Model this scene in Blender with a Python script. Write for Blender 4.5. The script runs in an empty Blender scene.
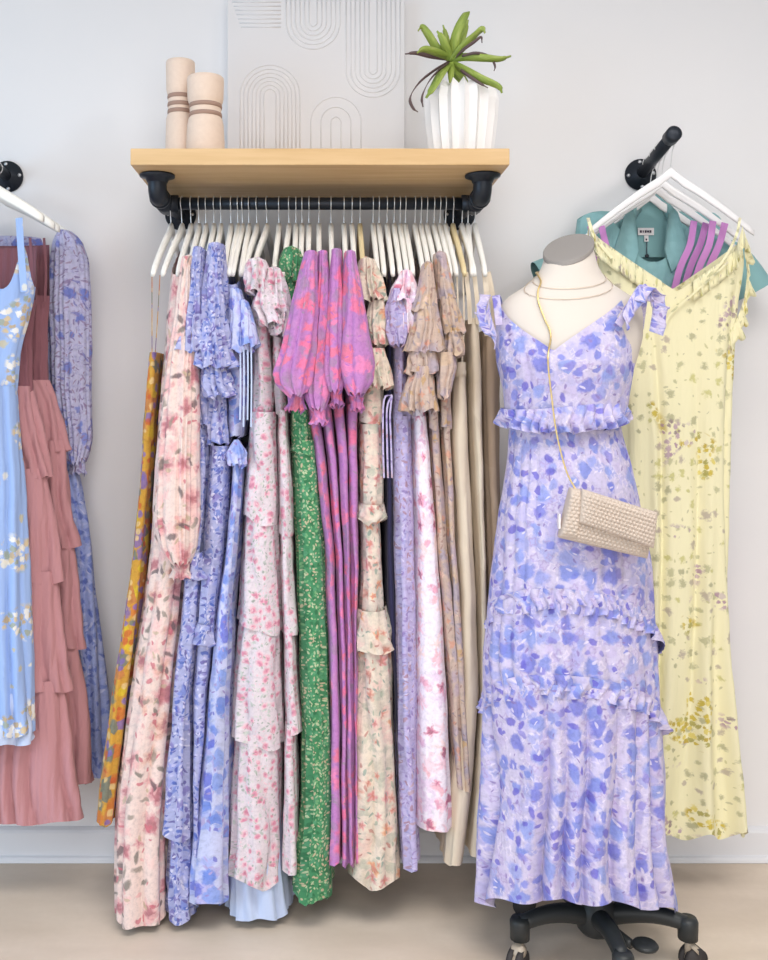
import bpy, math, random
import numpy as np
from mathutils import Vector

# ------------------------------------------------------------------ camera, world, lights
CX, CY, F, D, H = 320.0, 400.0, 962.0, 2.6, 1.24      # photo principal point, focal px, camera distance, camera height
scene = bpy.context.scene
cam_data = bpy.data.cameras.new('camera')
cam = bpy.data.objects.new('camera', cam_data)
scene.collection.objects.link(cam)
cam.location = (0, -D, H)
cam.rotation_euler = (math.pi / 2, 0, 0)
cam_data.sensor_fit = 'VERTICAL'
cam_data.sensor_height = 36.0
cam_data.sensor_width = 36.0 * 0.8
cam_data.lens = 36.0 * F / 960.0
cam_data.shift_x = (384 - CX) / 960.0
cam_data.shift_y = (CY - 480) / 960.0
cam_data.clip_start = 0.05
scene.camera = cam

world = bpy.data.worlds.new('world')
scene.world = world
world.use_nodes = True
world.node_tree.nodes['Background'].inputs[0].default_value = (0.93, 0.96, 1.0, 1)
world.node_tree.nodes['Background'].inputs[1].default_value = 0.54

def area(name, loc, target, size, power, color):
    l = bpy.data.lights.new(name, 'AREA')
    l.shape = 'RECTANGLE'
    l.size, l.size_y = size
    l.energy = power
    l.color = color
    o = bpy.data.objects.new(name, l)
    scene.collection.objects.link(o)
    o.location = loc
    o.rotation_euler = (Vector(target) - Vector(loc)).to_track_quat('-Z', 'Y').to_euler()
    return o
area('ceiling_and_fill_light', (0.4, -2.0, 2.95), (0.3, -0.75, 0.0), (1.8, 0.8), 36, (1.0, 0.96, 0.92)).data.spread = 1.9
area('ceiling_and_fill_light', (-0.6, -4.4, 2.95), (-0.4, -3.6, 0.0), (1.8, 0.9), 55, (1.0, 0.96, 0.92)).data.spread = 1.9  # unseen lamp added to light the floor and bounce onto the shelf underside
area('ceiling_spot_light', (2.0, -2.0, 2.9), (0.0, -0.2, 0.4), (0.25, 0.25), 16, (1.0, 0.95, 0.92))
area('ceiling_spot_light', (-1.3, -1.8, 2.9), (0.4, -0.2, 0.4), (0.25, 0.25), 6, (1.0, 0.97, 0.97))
area('shop_window_light', (-3.0, -2.2, 1.3), (-0.7, 0.0, 0.9), (2.0, 1.8), 85, (0.55, 0.78, 1.0))
area('shop_front_light', (0.5, -4.6, 1.2), (0.1, 0.0, 0.5), (3.6, 2.4), 96, (1.0, 0.98, 0.965))

scene.view_settings.view_transform = 'Standard'
scene.view_settings.look = 'None'
scene.view_settings.exposure = -0.82
scene.view_settings.gamma = 1.0
scene.view_settings.use_curve_mapping = False

# ------------------------------------------------------------------ helpers
COL = scene.collection
def S(d): return F / (D - d)
def X(px, d): return (px - CX) / S(d)
def Z(py, d): return H + (CY - py) / S(d)
def P(px, py, d): return Vector((X(px, d), -d, Z(py, d)))

GAIN = 1.0
def lin(c, g=1.0):
    out = []
    if g == GAIN:                       # printed cloth: slightly muted inks
        k = sum(c[:3]) / 3
        c = [v + (k - v) * .10 for v in c[:3]]
    for v in c[:3]:
        v = v / 255.0
        v = v / 12.92 if v <= 0.04045 else ((v + 0.055) / 1.055) ** 2.4
        out.append(min(0.95, v * g))
    return (*out, 1.0)

def thing(name, label, cat, loc=(0, 0, 0), group=None):
    o = bpy.data.objects.new(name, None)
    o.empty_display_size = 0.05
    COL.objects.link(o)
    o.location = loc
    o['label'] = label
    o['category'] = cat
    if group: o['group'] = group
    return o

def tag(o, label, cat, group=None):
    o['label'] = label; o['category'] = cat
    if group: o['group'] = group
    return o

def mesh(name, geos, mat, parent=None, smooth=True, label=None):
    """geos: list of (verts Nx3, faces list, uvs per-loop list or None); one mesh object, vertices in world space"""
    if isinstance(geos, tuple): geos = [geos]
    V, Fc, UV = [], [], []
    off = 0
    has = any(len(g) > 2 and g[2] is not None for g in geos)
    for g in geos:
        v = [tuple(p) for p in g[0]]
        V += v
        Fc += [tuple(i + off for i in f) for f in g[1]]
        if has:
            if len(g) > 2 and g[2] is not None: UV += list(g[2])
            else:
                for f in g[1]:
                    UV += [(v[i][0] + v[i][1], v[i][2]) for i in f]
        off += len(v)
    if parent is not None:
        root = parent
        while root.parent: root = root.parent
        L = root.location
        V = [(p[0] - L[0], p[1] - L[1], p[2] - L[2]) for p in V]
    me = bpy.data.meshes.new(name)
    me.from_pydata(V, [], Fc)
    if has:
        uv = me.uv_layers.new(name='UVMap')
        uv.data.foreach_set('uv', np.array(UV, dtype=np.float32).ravel())
    if smooth:
        me.polygons.foreach_set('use_smooth', [True] * len(me.polygons))
    me.materials.append(mat)
    me.update()
    o = bpy.data.objects.new(name, me)
    COL.objects.link(o)
    if parent is not None: o.parent = parent
    if label: o['label'] = label
    return o

def bevel(o, w=0.003, seg=2):
    m = o.modifiers.new('bevel', 'BEVEL'); m.width = w; m.segments = seg; m.limit_method = 'ANGLE'
    return o

def box(c, s, rz=0.0):
    x, y, z = s[0] / 2, s[1] / 2, s[2] / 2
    ca, sa = math.cos(rz), math.sin(rz)
    v = []
    for dz in (-z, z):
        for dx, dy in ((-x, -y), (x, -y), (x, y), (-x, y)):
            v.append((c[0] + dx * ca - dy * sa, c[1] + dx * sa + dy * ca, c[2] + dz))
    f = [(3, 2, 1, 0), (4, 5, 6, 7), (0, 1, 5, 4), (1, 2, 6, 5), (2, 3, 7, 6), (3, 0, 4, 7)]
    return (v, f)

def pipe(pts, r, n=10, cap=True, closed=False):
    pts = [Vector(p) for p in pts]
    m = len(pts)
    rs = r if hasattr(r, '__len__') else [r] * m
    V, Fc = [], []
    ref = None
    for i, p in enumerate(pts):
        if closed: t = pts[(i + 1) % m] - pts[i - 1]
        else: t = pts[min(i + 1, m - 1)] - pts[max(i - 1, 0)]
        t.normalize()
        if ref is None:
            ref = Vector((0, 0, 1)) if abs(t.z) < 0.9 else Vector((1, 0, 0))
        a = (ref - t * ref.dot(t)).normalized()
        ref = a
        b = t.cross(a)
        for k in range(n):
            an = 2 * math.pi * k / n
            V.append(p + (a * math.cos(an) + b * math.sin(an)) * rs[i])
    for i in range(m if closed else m - 1):
        j = (i + 1) % m
        for k in range(n):
            k2 = (k + 1) % n
            Fc.append((i * n + k, i * n + k2, j * n + k2, j * n + k))
    if cap and not closed:
        Fc.append(tuple(range(n - 1, -1, -1)))
        Fc.append(tuple((m - 1) * n + k for k in range(n)))
    return (V, Fc)

def lathe(prof, c, n=40, axis='z'):
    """prof: (r, h) pairs from bottom to top; closed with caps where r>0 at the ends"""
    V, Fc = [], []
    for r, h in prof:
        for k in range(n):
            an = 2 * math.pi * k / n
            p = (r * math.cos(an), r * math.sin(an), h)
            if axis == 'y': p = (p[0], -p[2], p[1])      # h runs toward the camera
            if axis == 'x': p = (p[2], p[0], p[1])
            V.append((c[0] + p[0], c[1] + p[1], c[2] + p[2]))
    for i in range(len(prof) - 1):
        for k in range(n):
            k2 = (k + 1) % n
            Fc.append((i * n + k, i * n + k2, (i + 1) * n + k2, (i + 1) * n + k))
    Fc.append(tuple(range(n - 1, -1, -1)))
    Fc.append(tuple((len(prof) - 1) * n + k for k in range(n)))
    return (V, Fc)

def straps(name, rs, mat, parent):
    for r in rs: mesh(name, r, mat, parent, False)

def ribbon(pts, w, th=0.0015, side=(1, 0, 0), uvo=0.0):
    """flat strap swept along pts; w may be a list"""
    pts = [Vector(p) for p in pts]
    m = len(pts)
    ws = w if hasattr(w, '__len__') else [w] * m
    sides = side if isinstance(side, list) else [side] * m
    V, Fc, UV = [], [], []
    ln = 0.0
    lens = []
    for i, p in enumerate(pts):
        if i: ln += (p - pts[i - 1]).length
        lens.append(ln)
        t = (pts[min(i + 1, m - 1)] - pts[max(i - 1, 0)]).normalized()
        s = Vector(sides[i]); s = (s - t * s.dot(t)).normalized()
        nrm = t.cross(s)
        for a, b in ((-1, -1), (1, -1), (1, 1), (-1, 1)):
            V.append(p + s * a * ws[i] / 2 + nrm * b * th / 2)
    for i in range(m - 1):
        for k in range(4):
            k2 = (k + 1) % 4
            Fc.append((i * 4 + k, i * 4 + k2, i * 4 + 4 + k2, i * 4 + 4 + k))
            u0, u1 = (0, ws[i]) if k in (0, 2) else (0, th)
            UV += [(uvo + u0, lens[i]), (uvo + u1, lens[i]), (uvo + u1, lens[i + 1]), (uvo + u0, lens[i + 1])]
    Fc.append((3, 2, 1, 0)); UV += [(uvo, 0), (uvo + .01, 0), (uvo + .01, .01), (uvo, .01)]
    e = (m - 1) * 4
    Fc.append((e, e + 1, e + 2, e + 3)); UV += [(uvo, ln), (uvo + .01, ln), (uvo + .01, ln + .01), (uvo, ln + .01)]
    return (V, Fc, UV)

def curve_pts(ctrl, n=24):
    """Catmull-Rom through control points"""
    c = [Vector(p) for p in ctrl]
    c = [c[0] * 2 - c[1]] + c + [c[-1] * 2 - c[-2]]
    out = []
    segs = len(c) - 3
    for i in range(segs):
        p0, p1, p2, p3 = c[i:i + 4]
        k = max(2, n // segs)
        for j in range(k):
            t = j / k
            out.append(0.5 * ((2 * p1) + (p2 - p0) * t + (2 * p0 - 5 * p1 + 4 * p2 - p3) * t * t + (3 * p1 - p0 - 3 * p2 + p3) * t ** 3))
    out.append(c[-2])
    return out

def sp(t, e):
    return np.sign(t) * np.abs(t) ** e

class Prof:
    """elliptic-ish cross sections against height"""
    def __init__(s, rows, dn=None, df=None, ref='n', smooth=5):
        zz, cx, a, dc, b = [], [], [], [], []
        for r in rows:
            n_, f_ = (r[3], r[4]) if len(r) > 3 else (dn, df)
            dr = n_ if ref == 'n' else (n_ + f_) / 2
            zz.append(Z(r[0], dr)); xl, xr = X(r[1], dr), X(r[2], dr)
            cx.append((xl + xr) / 2); a.append((xr - xl) / 2); dc.append((n_ + f_) / 2); b.append((n_ - f_) / 2)
        o = np.argsort(zz)
        zz = np.array(zz)[o]
        s.z = np.linspace(zz[0], zz[-1], 120)
        def prep(v):
            v = np.interp(s.z, zz, np.array(v)[o])
            if smooth:
                k = np.ones(smooth) / smooth
                p = smooth // 2
                v = np.convolve(np.concatenate([2 * v[0] - v[p:0:-1], v, 2 * v[-1] - v[-2:-p - 2:-1]]), k, 'valid')
            return v
        s.cx, s.a, s.dc, s.b = prep(cx), prep(a), prep(dc), prep(b)
        s.zb, s.zt = zz[0], zz[-1]
    def at(s, z):
        f = lambda v: np.interp(z, s.z, v)
        return f(s.cx), f(s.a), f(s.dc), f(s.b)

def tube(pr, wave=0.035, amp=(0.002, 0.007), e=0.6, seg=90, nz=36, rise=0.0, rise_d=None, hem=0.007, seed=0, grow=0.0,
         topf=None, botf=None, sharp=0.68, fine=0.16, cap=0.0, arc=None):
    """folded cloth tube around profile pr. returns (verts, faces, uvs). arc=(phi0,phi1): only that span (0 = toward the viewer)"""
    rnd = np.random.RandomState(seed)
    zm = (pr.zb + pr.zt) / 2
    cx, a, dc, b = pr.at(pr.zb * 0.7 + pr.zt * 0.3)
    ph = np.linspace(0, 2 * np.pi, 721)
    bx = a * sp(np.sin(ph), e); by = -b * sp(np.cos(ph), e)
    L = np.concatenate([[0], np.cumsum(np.hypot(np.diff(bx), np.diff(by)))])
    per = L[-1]
    if arc:
        lo, hi = np.interp([arc[0] + np.pi, arc[1] + np.pi], ph, L)
        phi = np.interp(np.linspace(lo, hi, seg + 1), L, ph)
    else:
        phi = np.interp(np.linspace(0, per, seg + 1), L, ph)
    u = np.interp(phi, ph, L) / per
    N = max(3, round(per / wave))
    w = u + sum((0.35 / N) * np.sin(2 * np.pi * (m * u) + rnd.rand() * 7) for m in (2, 3, 5))
    lob = 0.7 + 0.3 * np.sin(2 * np.pi * 3 * u + rnd.rand() * 7) * np.sin(2 * np.pi * 5 * u + rnd.rand() * 7)
    front = phi - np.pi
    ztop = pr.zt + (topf(front) if topf else 0) + np.zeros(seg + 1)
    zbot = pr.zb + (botf(front) if botf else 0) + np.zeros(seg + 1)
    rho = rnd.rand(4) * 7
    rows, pers = [], []
    for j in range(nz + 1):
        t = j / nz
        z = ztop * (1 - t) + zbot * t
        zc = np.clip(z, pr.zb, pr.zt)
        cx, a, dc, b = pr.at(zc)
        A = 1.75 * (amp[0] + (amp[1] - amp[0]) * t ** 0.8)
        a = np.maximum(a - A * 0.3 + grow, 0.002); b = np.maximum(b - A * 0.3 + grow, 0.002)
        s_, c_ = -np.sin(phi), np.cos(phi)
        x = cx + a * sp(s_, e); d = dc - b * sp(c_, e)
        nx = np.abs(s_) ** (2 - e) * np.sign(s_) / a; nd = -np.abs(c_) ** (2 - e) * np.sign(c_) / b
        ln = np.hypot(nx, nd) + 1e-9; nx, nd = nx / ln, nd / ln
        ww = w + (0.22 / N) * np.sin(2 * np.pi * (0.8 * t) + rho[0] + 6 * u)
        f = (np.abs(np.sin(np.pi * N * ww)) ** sharp * 2 - 1.1) * lob
        f = f + fine * np.sin(2 * np.pi * round(N * 2.3) * (u + .03 * t) + rho[2]) * (.6 + .4 * np.sin(9 * t + rho[3]))
        x = x + nx * A * f; d = d + nd * A * f
        x = x + 0.0007 * np.sin(z * 31 + rho[1]) + 0.0004 * np.sin(z * 83 + rho[2])
        if rise:
            rd = dc if rise_d is None else rise_d
            z = z + rise * (1 - t) ** 2.2 * np.clip(1 - np.abs(d - rd) / (b + 0.01), 0, 1)
        z = z + hem * t ** 8 * f + 0.5 * hem * t ** 8 * np.sin(9 * u * 2 * np.pi + rho[3])
        pers.append(.5 * per + .5 * np.hypot(np.diff(x), np.diff(d)).sum())
        rows.append(np.stack([x, -d, z], 1))
    V = np.concatenate(rows)
    n = seg + 1
    Fc, UV = [], []
    uo, vo = rnd.rand() * 5, rnd.rand() * 5
    for j in range(nz):
        for k in range(seg):
            q = (j * n + k, j * n + n + k, j * n + n + k + 1, j * n + k + 1)
            Fc.append(q)
            UV += [(uo + (u[i % n] - .5) * pers[i // n], vo + V[i][2]) for i in q]
    if cap:
        c0 = V[:n].mean(0)
        V = np.concatenate([V, [[c0[0], c0[1], c0[2] + cap]]])
        for k in range(seg):
            Fc.append((k, k + 1, len(V) - 1))
            UV += [(uo + u[k] * per, vo + V[k][2]), (uo + u[k + 1] * per, vo + V[k][2]), (uo + u[k] * per, vo + V[k][2] + .02)]
    return (V, Fc, UV)

# ------------------------------------------------------------------ materials
def principled(name, col, rough=0.7, metal=0.0, spec=0.4):
    m = bpy.data.materials.new(name)
    m.use_nodes = True
    b = m.node_tree.nodes['Principled BSDF']
    b.inputs['Base Color'].default_value = col
    b.inputs['Roughness'].default_value = rough
    b.inputs['Metallic'].default_value = metal
    b.inputs['Specular IOR Level'].default_value = spec
    return m

class NT:
    def __init__(s, m): s.t = m.node_tree; s.b = s.t.nodes['Principled BSDF']
    def n(s, typ, **kw):
        o = s.t.nodes.new(typ)
        for k, v in kw.items(): setattr(o, k, v)
        return o
    def link(s, a, b): s.t.links.new(a, b)
    def math(s, op, a, b=None, c=None, clamp=False):
        o = s.n('ShaderNodeMath', operation=op); o.use_clamp = clamp
        for i, v in enumerate((a, b, c)):
            if v is None: continue
            if hasattr(v, 'links'): s.link(v, o.inputs[i])
            else: o.inputs[i].default_value = v
        return o.outputs[0]
    def vmath(s, op, a, b=None):
        o = s.n('ShaderNodeVectorMath', operation=op)
        for i, v in enumerate((a, b)):
            if v is None: continue
            if hasattr(v, 'links'): s.link(v, o.inputs[i])
            elif op == 'SCALE' and i == 1: o.inputs['Scale'].default_value = v
            else: o.inputs[i].default_value = v
        return o.outputs['Value'] if op in ('LENGTH', 'DOT_PRODUCT') else o.outputs[0]
    def ramp(s, fac, cols, interp='CONSTANT', pos=None):
        o = s.n('ShaderNodeValToRGB'); cr = o.color_ramp; cr.interpolation = interp
        n = len(cols)
        while len(cr.elements) < n: cr.elements.new(0.5)
        for i, c in enumerate(cols):
            cr.elements[i].position = pos[i] if pos else (i / n if interp == 'CONSTANT' else i / max(1, n - 1))
            cr.elements[i].color = c
        s.link(fac, o.inputs[0])
        return o.outputs[0]
    def mix(s, fac, a, b):
        o = s.n('ShaderNodeMix', data_type='RGBA')
        for i, v in ((0, fac), (6, a), (7, b)):
            if hasattr(v, 'links'): s.link(v, o.inputs[i])
            else: o.inputs[i].default_value = v
        return o.outputs[2]
    def noise(s, vec, scale, detail=3.0, rough=0.55, col=False):
        o = s.n('ShaderNodeTexNoise'); o.inputs['Scale'].default_value = scale
        o.inputs['Detail'].default_value = detail; o.inputs['Roughness'].default_value = rough
        if vec is not None: s.link(vec, o.inputs['Vector'])
        return o.outputs['Color' if col else 'Fac']

def cloth(name, base, layers=(), base2=None, bs=14.0, warp=0.006, wscale=18.0, crinkle=0.3, cscale=(55, 7), rough=0.85, gain=GAIN, fs=1.25, mottle=True):
    """printed cloth. layer = dict(s=cells per metre, r=size 0..0.6, c=[colours], dens, petals, asp, soft, jag)"""
    m = principled(name, lin(base, gain), rough, 0, 0.2)
    t = NT(m)
    uv = t.n('ShaderNodeTexCoord').outputs['UV']
    nz = t.noise(uv, wscale, 3, 0.6, True)
    wv = t.vmath('SCALE', t.vmath('SUBTRACT', nz, (0.5, 0.5, 0.5)), None)
    wv.node.inputs['Scale'].default_value = warp * 4
    vec = t.vmath('ADD', uv, wv)
    col = lin(base, gain)
    if base2 is not None:
        f = t.n('ShaderNodeMapRange'); f.inputs[1].default_value = 0.42; f.inputs[2].default_value = 0.60
        t.link(t.noise(uv, bs, 3, 0.6), f.inputs[0])
        col = t.mix(f.outputs[0], lin(base, gain), lin(base2, gain))
    for i, L in enumerate(layers):
        off = t.vmath('ADD', vec, (i * 3.37 + 0.11, i * 1.91 + 0.07, 0))
        vo = t.n('ShaderNodeTexVoronoi', voronoi_dimensions='2D', feature='F1')
        vo.inputs['Scale'].default_value = L['s'] * fs
        vo.inputs['Randomness'].default_value = L.get('rnd', 0.85)
        t.link(off, vo.inputs['Vector'])
        sepc = t.n('ShaderNodeSeparateColor'); t.link(vo.outputs['Color'], sepc.inputs[0])
        R, G, B = sepc.outputs
        loc = t.vmath('SCALE', t.vmath('SUBTRACT', off, vo.outputs['Position']), None)
        loc.node.inputs['Scale'].default_value = L['s'] * fs
        ang = t.math('MULTIPLY', B, 6.283) if not L.get('ang') else t.math('ADD', t.math('MULTIPLY', B, L['ang'][1]), L['ang'][0])
        rot = t.n('ShaderNodeVectorRotate', rotation_type='Z_AXIS')
        t.link(loc, rot.inputs['Vector']); t.link(ang, rot.inputs['Angle'])
        lv = t.vmath('MULTIPLY', rot.outputs[0], (1, L.get('asp', 1.0), 0))
        rad = t.vmath('LENGTH', lv)
        thr = t.math('MULTIPLY', t.math('ADD', t.math('MULTIPLY', R, 0.7), 0.55), L['r'])
        if L.get('petals'):
            sx = t.n('ShaderNodeSeparateXYZ'); t.link(lv, sx.inputs[0])
            an = t.math('ARCTAN2', sx.outputs[1], sx.outputs[0])
            pt = t.math('COSINE', t.math('MULTIPLY', an, float(L['petals'])))
            thr = t.math('MULTIPLY', thr, t.math('ADD', t.math('MULTIPLY', pt, L.get('pd', 0.3) * .7), 0.8))
        q = t.math('DIVIDE', rad, thr)
        q = t.math('ADD', q, t.math('MULTIPLY', t.math('SUBTRACT', t.noise(off, L['s'] * fs * 3.2, 3, .65), 0.5), L.get('jag', 0) * 1.5 + .35))
        mr = t.n('ShaderNodeMapRange')
        so = L.get('soft', 0.12) + .10
        mr.inputs[1].default_value = 1 + so; mr.inputs[2].default_value = 1 - so
        t.link(q, mr.inputs[0])
        mask = mr.outputs[0]
        if L.get('ring'):
            m2 = t.n('ShaderNodeMapRange'); m2.inputs[1].default_value = L['ring'] - so; m2.inputs[2].default_value = L['ring'] + so
            t.link(q, m2.inputs[0]); mask = t.math('MULTIPLY', mask, m2.outputs[0])
        mask = t.math('MULTIPLY', mask, t.math('LESS_THAN', G, L.get('dens', 1.0)))
        if L.get('clump'):
            cs, cl, ch = L['clump']
            cm = t.n('ShaderNodeMapRange'); cm.inputs[1].default_value = cl; cm.inputs[2].default_value = ch
            t.link(t.noise(t.vmath('ADD', uv, (L.get('cseed', 0.0), 0, 0)), cs, 1.5), cm.inputs[0])
            mask = t.math('MULTIPLY', mask, cm.outputs[0])
        mask = t.math('MULTIPLY', mask, L.get('op', .82))
        cc = t.ramp(B if L.get('cb') else t.math('FRACT', t.math('MULTIPLY', R, 7.3)), [lin(c, gain) for c in L['c']])
        if L.get('core'):
            m3 = t.n('ShaderNodeMapRange'); m3.inputs[1].default_value = 0.15; m3.inputs[2].default_value = 0.75
            t.link(q, m3.inputs[0])
            cc = t.mix(m3.outputs[0], lin(L['core'], gain), cc)
        col = t.mix(mask, col, cc)
    if layers and mottle:               # ink mottling of the printed cloth
        mo = t.ramp(t.noise(uv, 75 * fs, 4, .7), [(.80, .80, .82, 1), (1.0, 1.0, 1.0, 1), (1.10, 1.09, 1.08, 1)], 'LINEAR', [.3, .5, .7])
        mx = t.n('ShaderNodeMix', data_type='RGBA', blend_type='MULTIPLY'); mx.inputs[0].default_value = 1.0
        t.link(col, mx.inputs[6]) if hasattr(col, 'links') else None
        t.link(mo, mx.inputs[7]); col = mx.outputs[2]
    if hasattr(col, 'links'): t.link(col, t.b.inputs['Base Color'])
    mp = t.n('ShaderNodeMapping'); mp.inputs['Scale'].default_value = (cscale[0], cscale[1], 1)
    t.link(uv, mp.inputs['Vector'])
    bn = t.n('ShaderNodeBump'); bn.inputs['Strength'].default_value = crinkle; bn.inputs['Distance'].default_value = 0.012
    t.link(t.noise(mp.outputs[0], 1.0, 3, 0.5), bn.inputs['Height'])
    t.link(bn.outputs[0], t.b.inputs['Normal'])
    t.b.inputs['Sheen Weight'].default_value = 0.1
    return m

M = {}
M['mustard'] = cloth('mustard_print', (205, 152, 55), [
    dict(s=26, r=.62, c=[(118, 96, 168), (205, 110, 50), (90, 115, 115), (214, 186, 40), (196, 120, 70)], jag=.5, dens=.8),
    dict(s=40, r=.4, c=[(222, 190, 130), (200, 90, 50), (120, 100, 175)], dens=.5)], warp=.004)
M['rose'] = cloth('pink_rose_print', (230, 206, 199), [
    dict(s=15, r=.40, c=[(238, 190, 188), (228, 170, 172), (240, 204, 198)], petals=5, dens=.8, jag=.8, soft=.35),
    dict(s=11, r=.36, c=[(214, 132, 146), (200, 108, 126), (226, 160, 164), (222, 168, 150)], petals=5, dens=.85, jag=1.2, soft=.35, core=(170, 84, 100)),
    dict(s=24, r=.46, c=[(120, 116, 108), (150, 140, 130), (104, 92, 96)], asp=2.6, dens=.42, soft=.2, jag=.3),
    dict(s=30, r=.34, c=[(205, 110, 124), (225, 170, 170), (196, 176, 150)], asp=2.2, dens=.4, jag=.4)], warp=.008)
M['bluepais'] = cloth('periwinkle_paisley_print', (168, 172, 216), [
    dict(s=34, r=.5, c=[(110, 128, 205), (140, 150, 215), (128, 118, 190)], petals=3, jag=.9, dens=.8, soft=.2),
    dict(s=60, r=.52, c=[(84, 92, 176), (96, 86, 158), (70, 96, 186)], asp=2.2, dens=.6, jag=.4),
    dict(s=75, r=.40, c=[(214, 212, 236), (196, 194, 230)], asp=1.8, dens=.5)], warp=.008)
M['bluebig'] = cloth('blue_watercolour_print', (192, 198, 236), [
    dict(s=26, r=.6, c=[(140, 160, 230), (160, 172, 234), (176, 170, 226)], petals=3, jag=.9, dens=.75, soft=.2),
    dict(s=19, r=.46, c=[(100, 132, 222), (112, 140, 226), (92, 104, 214), (128, 156, 232)], asp=1.35, jag=.5, dens=.72, soft=.08),
    dict(s=48, r=.4, c=[(150, 130, 200), (176, 160, 214), (110, 110, 205)], asp=2.2, dens=.45)], warp=.006)
M['form'] = cloth('lavender_blue_floral_print', (198, 190, 222), [
    dict(s=30, r=.66, c=[(172, 168, 222), (184, 178, 224), (160, 164, 222), (192, 180, 220)], petals=3, jag=1.0, dens=.85, soft=.15),
    dict(s=40, r=.46, c=[(216, 208, 232), (170, 150, 204), (222, 212, 232)], ring=.68, petals=4, dens=.7, soft=.1),
    dict(s=20, r=.46, c=[(116, 134, 216), (132, 150, 222), (108, 116, 210), (146, 156, 222)], petals=3, pd=.14, asp=1.2, jag=.6, dens=.85, soft=.12),
    dict(s=31, r=.36, c=[(100, 94, 200), (118, 128, 216), (136, 130, 210)], asp=1.6, dens=.5, soft=.1, jag=.4),
    dict(s=50, r=.30, c=[(140, 120, 184), (222, 214, 236), (214, 206, 232)], asp=2.6, dens=.4)], warp=.006, crinkle=.35, cscale=(60, 8), fs=1.05)
M['rosebud'] = cloth('rosebud_print', (216, 204, 212), [
    dict(s=42, r=.36, c=[(186, 196, 188), (172, 182, 174), (205, 206, 200)], asp=2.2, dens=.65, jag=.4, soft=.2),
    dict(s=34, r=.42, c=[(228, 150, 172), (222, 134, 160), (236, 180, 196)], dens=.55, jag=.5, soft=.25, core=(206, 104, 140)),
    dict(s=70, r=.32, c=[(150, 164, 152), (232, 190, 202), (214, 200, 210)], asp=1.8, dens=.6)], warp=.006, fs=1.55)
M['green'] = cloth('green_ditsy_print', (66, 138, 92), [
    dict(s=70, r=.5, c=[(48, 112, 72), (84, 154, 112)], jag=.6, dens=.6),
    dict(s=95, r=.46, c=[(196, 204, 162), (172, 190, 150), (206, 182, 150), (120, 176, 120)], asp=1.7, dens=.8, jag=.3)], warp=.004)
M['fuchsia'] = cloth('violet_coral_print', (186, 122, 190), [
    dict(s=26, r=.48, c=[(196, 132, 190), (172, 134, 176), (166, 130, 166)], jag=.9, dens=.6, soft=.35),
    dict(s=19, r=.55, c=[(240, 112, 150), (240, 126, 166), (236, 130, 180), (236, 116, 142)], jag=.8, petals=4, dens=.62, soft=.22),
    dict(s=50, r=.3, c=[(160, 136, 160), (176, 104, 190)], asp=2.2, dens=.35)], warp=.008)
M['sage'] = cloth('cream_sage_floral_print', (222, 207, 190), [
    dict(s=24, r=.55, c=[(200, 190, 172), (184, 184, 166), (226, 192, 180)], jag=1.2, dens=.85, soft=.25, petals=3),
    dict(s=20, r=.34, c=[(228, 158, 110), (220, 140, 144), (222, 168, 150), (226, 190, 172)], petals=5, dens=.7, jag=1.0, core=(206, 110, 96), soft=.25),
    dict(s=46, r=.42, c=[(136, 158, 146), (160, 170, 150), (190, 130, 120)], asp=2.6, dens=.45, jag=.3)], warp=.006)
M['lavpais'] = cloth('lavender_paisley_print', (186, 176, 218), [
    dict(s=30, r=.5, c=[(160, 142, 196), (176, 158, 206), (150, 150, 210)], ring=.6, petals=4, dens=.85, soft=.18, jag=.4),
    dict(s=44, r=.42, c=[(170, 128, 146), (140, 118, 184), (188, 156, 170)], asp=2.4, dens=.8, jag=.4),
    dict(s=60, r=.4, c=[(212, 202, 230), (150, 130, 190)], asp=3, dens=.6, jag=.4)], warp=.010)
M['whitepink'] = cloth('white_pink_blossom_print', (238, 228, 240), [
    dict(s=16, r=.50, c=[(244, 196, 210), (238, 206, 218), (228, 202, 228), (246, 214, 210)], petals=6, pd=.5, jag=1.6, dens=.85, soft=.4),
    dict(s=24, r=.42, c=[(230, 150, 178), (240, 178, 190), (222, 170, 206)], jag=1.8, asp=2, dens=.5, soft=.3),
    dict(s=15, r=.25, c=[(214, 92, 132), (190, 70, 120), (228, 130, 160)], petals=5, pd=.3, jag=1.5, dens=.5, soft=.25, core=(150, 50, 90))], warp=.010)
M['brown'] = cloth('taupe_floral_print', (196, 172, 158), [
    dict(s=20, r=.5, c=[(180, 160, 172), (206, 176, 146), (168, 156, 172)], jag=.9, dens=.7, soft=.3),
    dict(s=30, r=.4, c=[(212, 152, 128), (196, 158, 110), (222, 190, 172)], petals=4, jag=.6, dens=.5, soft=.2),
    dict(s=50, r=.4, c=[(160, 126, 120), (150, 140, 150)], asp=2.5, dens=.4)], warp=.007)
M['cream'] = cloth('cream_twill', (222, 206, 182), [dict(s=9, r=.5, c=[(214, 198, 176), (226, 212, 190)], soft=.5, jag=.5)], crinkle=.25, mottle=False)
M['tan'] = cloth('tan_twill', (190, 166, 142), [dict(s=9, r=.5, c=[(182, 158, 134), (196, 174, 150)], soft=.5, jag=.5)], crinkle=.25, mottle=False)
M['navy'] = cloth('navy_crepe', (52, 52, 88))
M['paleblue'] = cloth('pale_blue_chiffon', (188, 204, 238), crinkle=.2)
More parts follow.
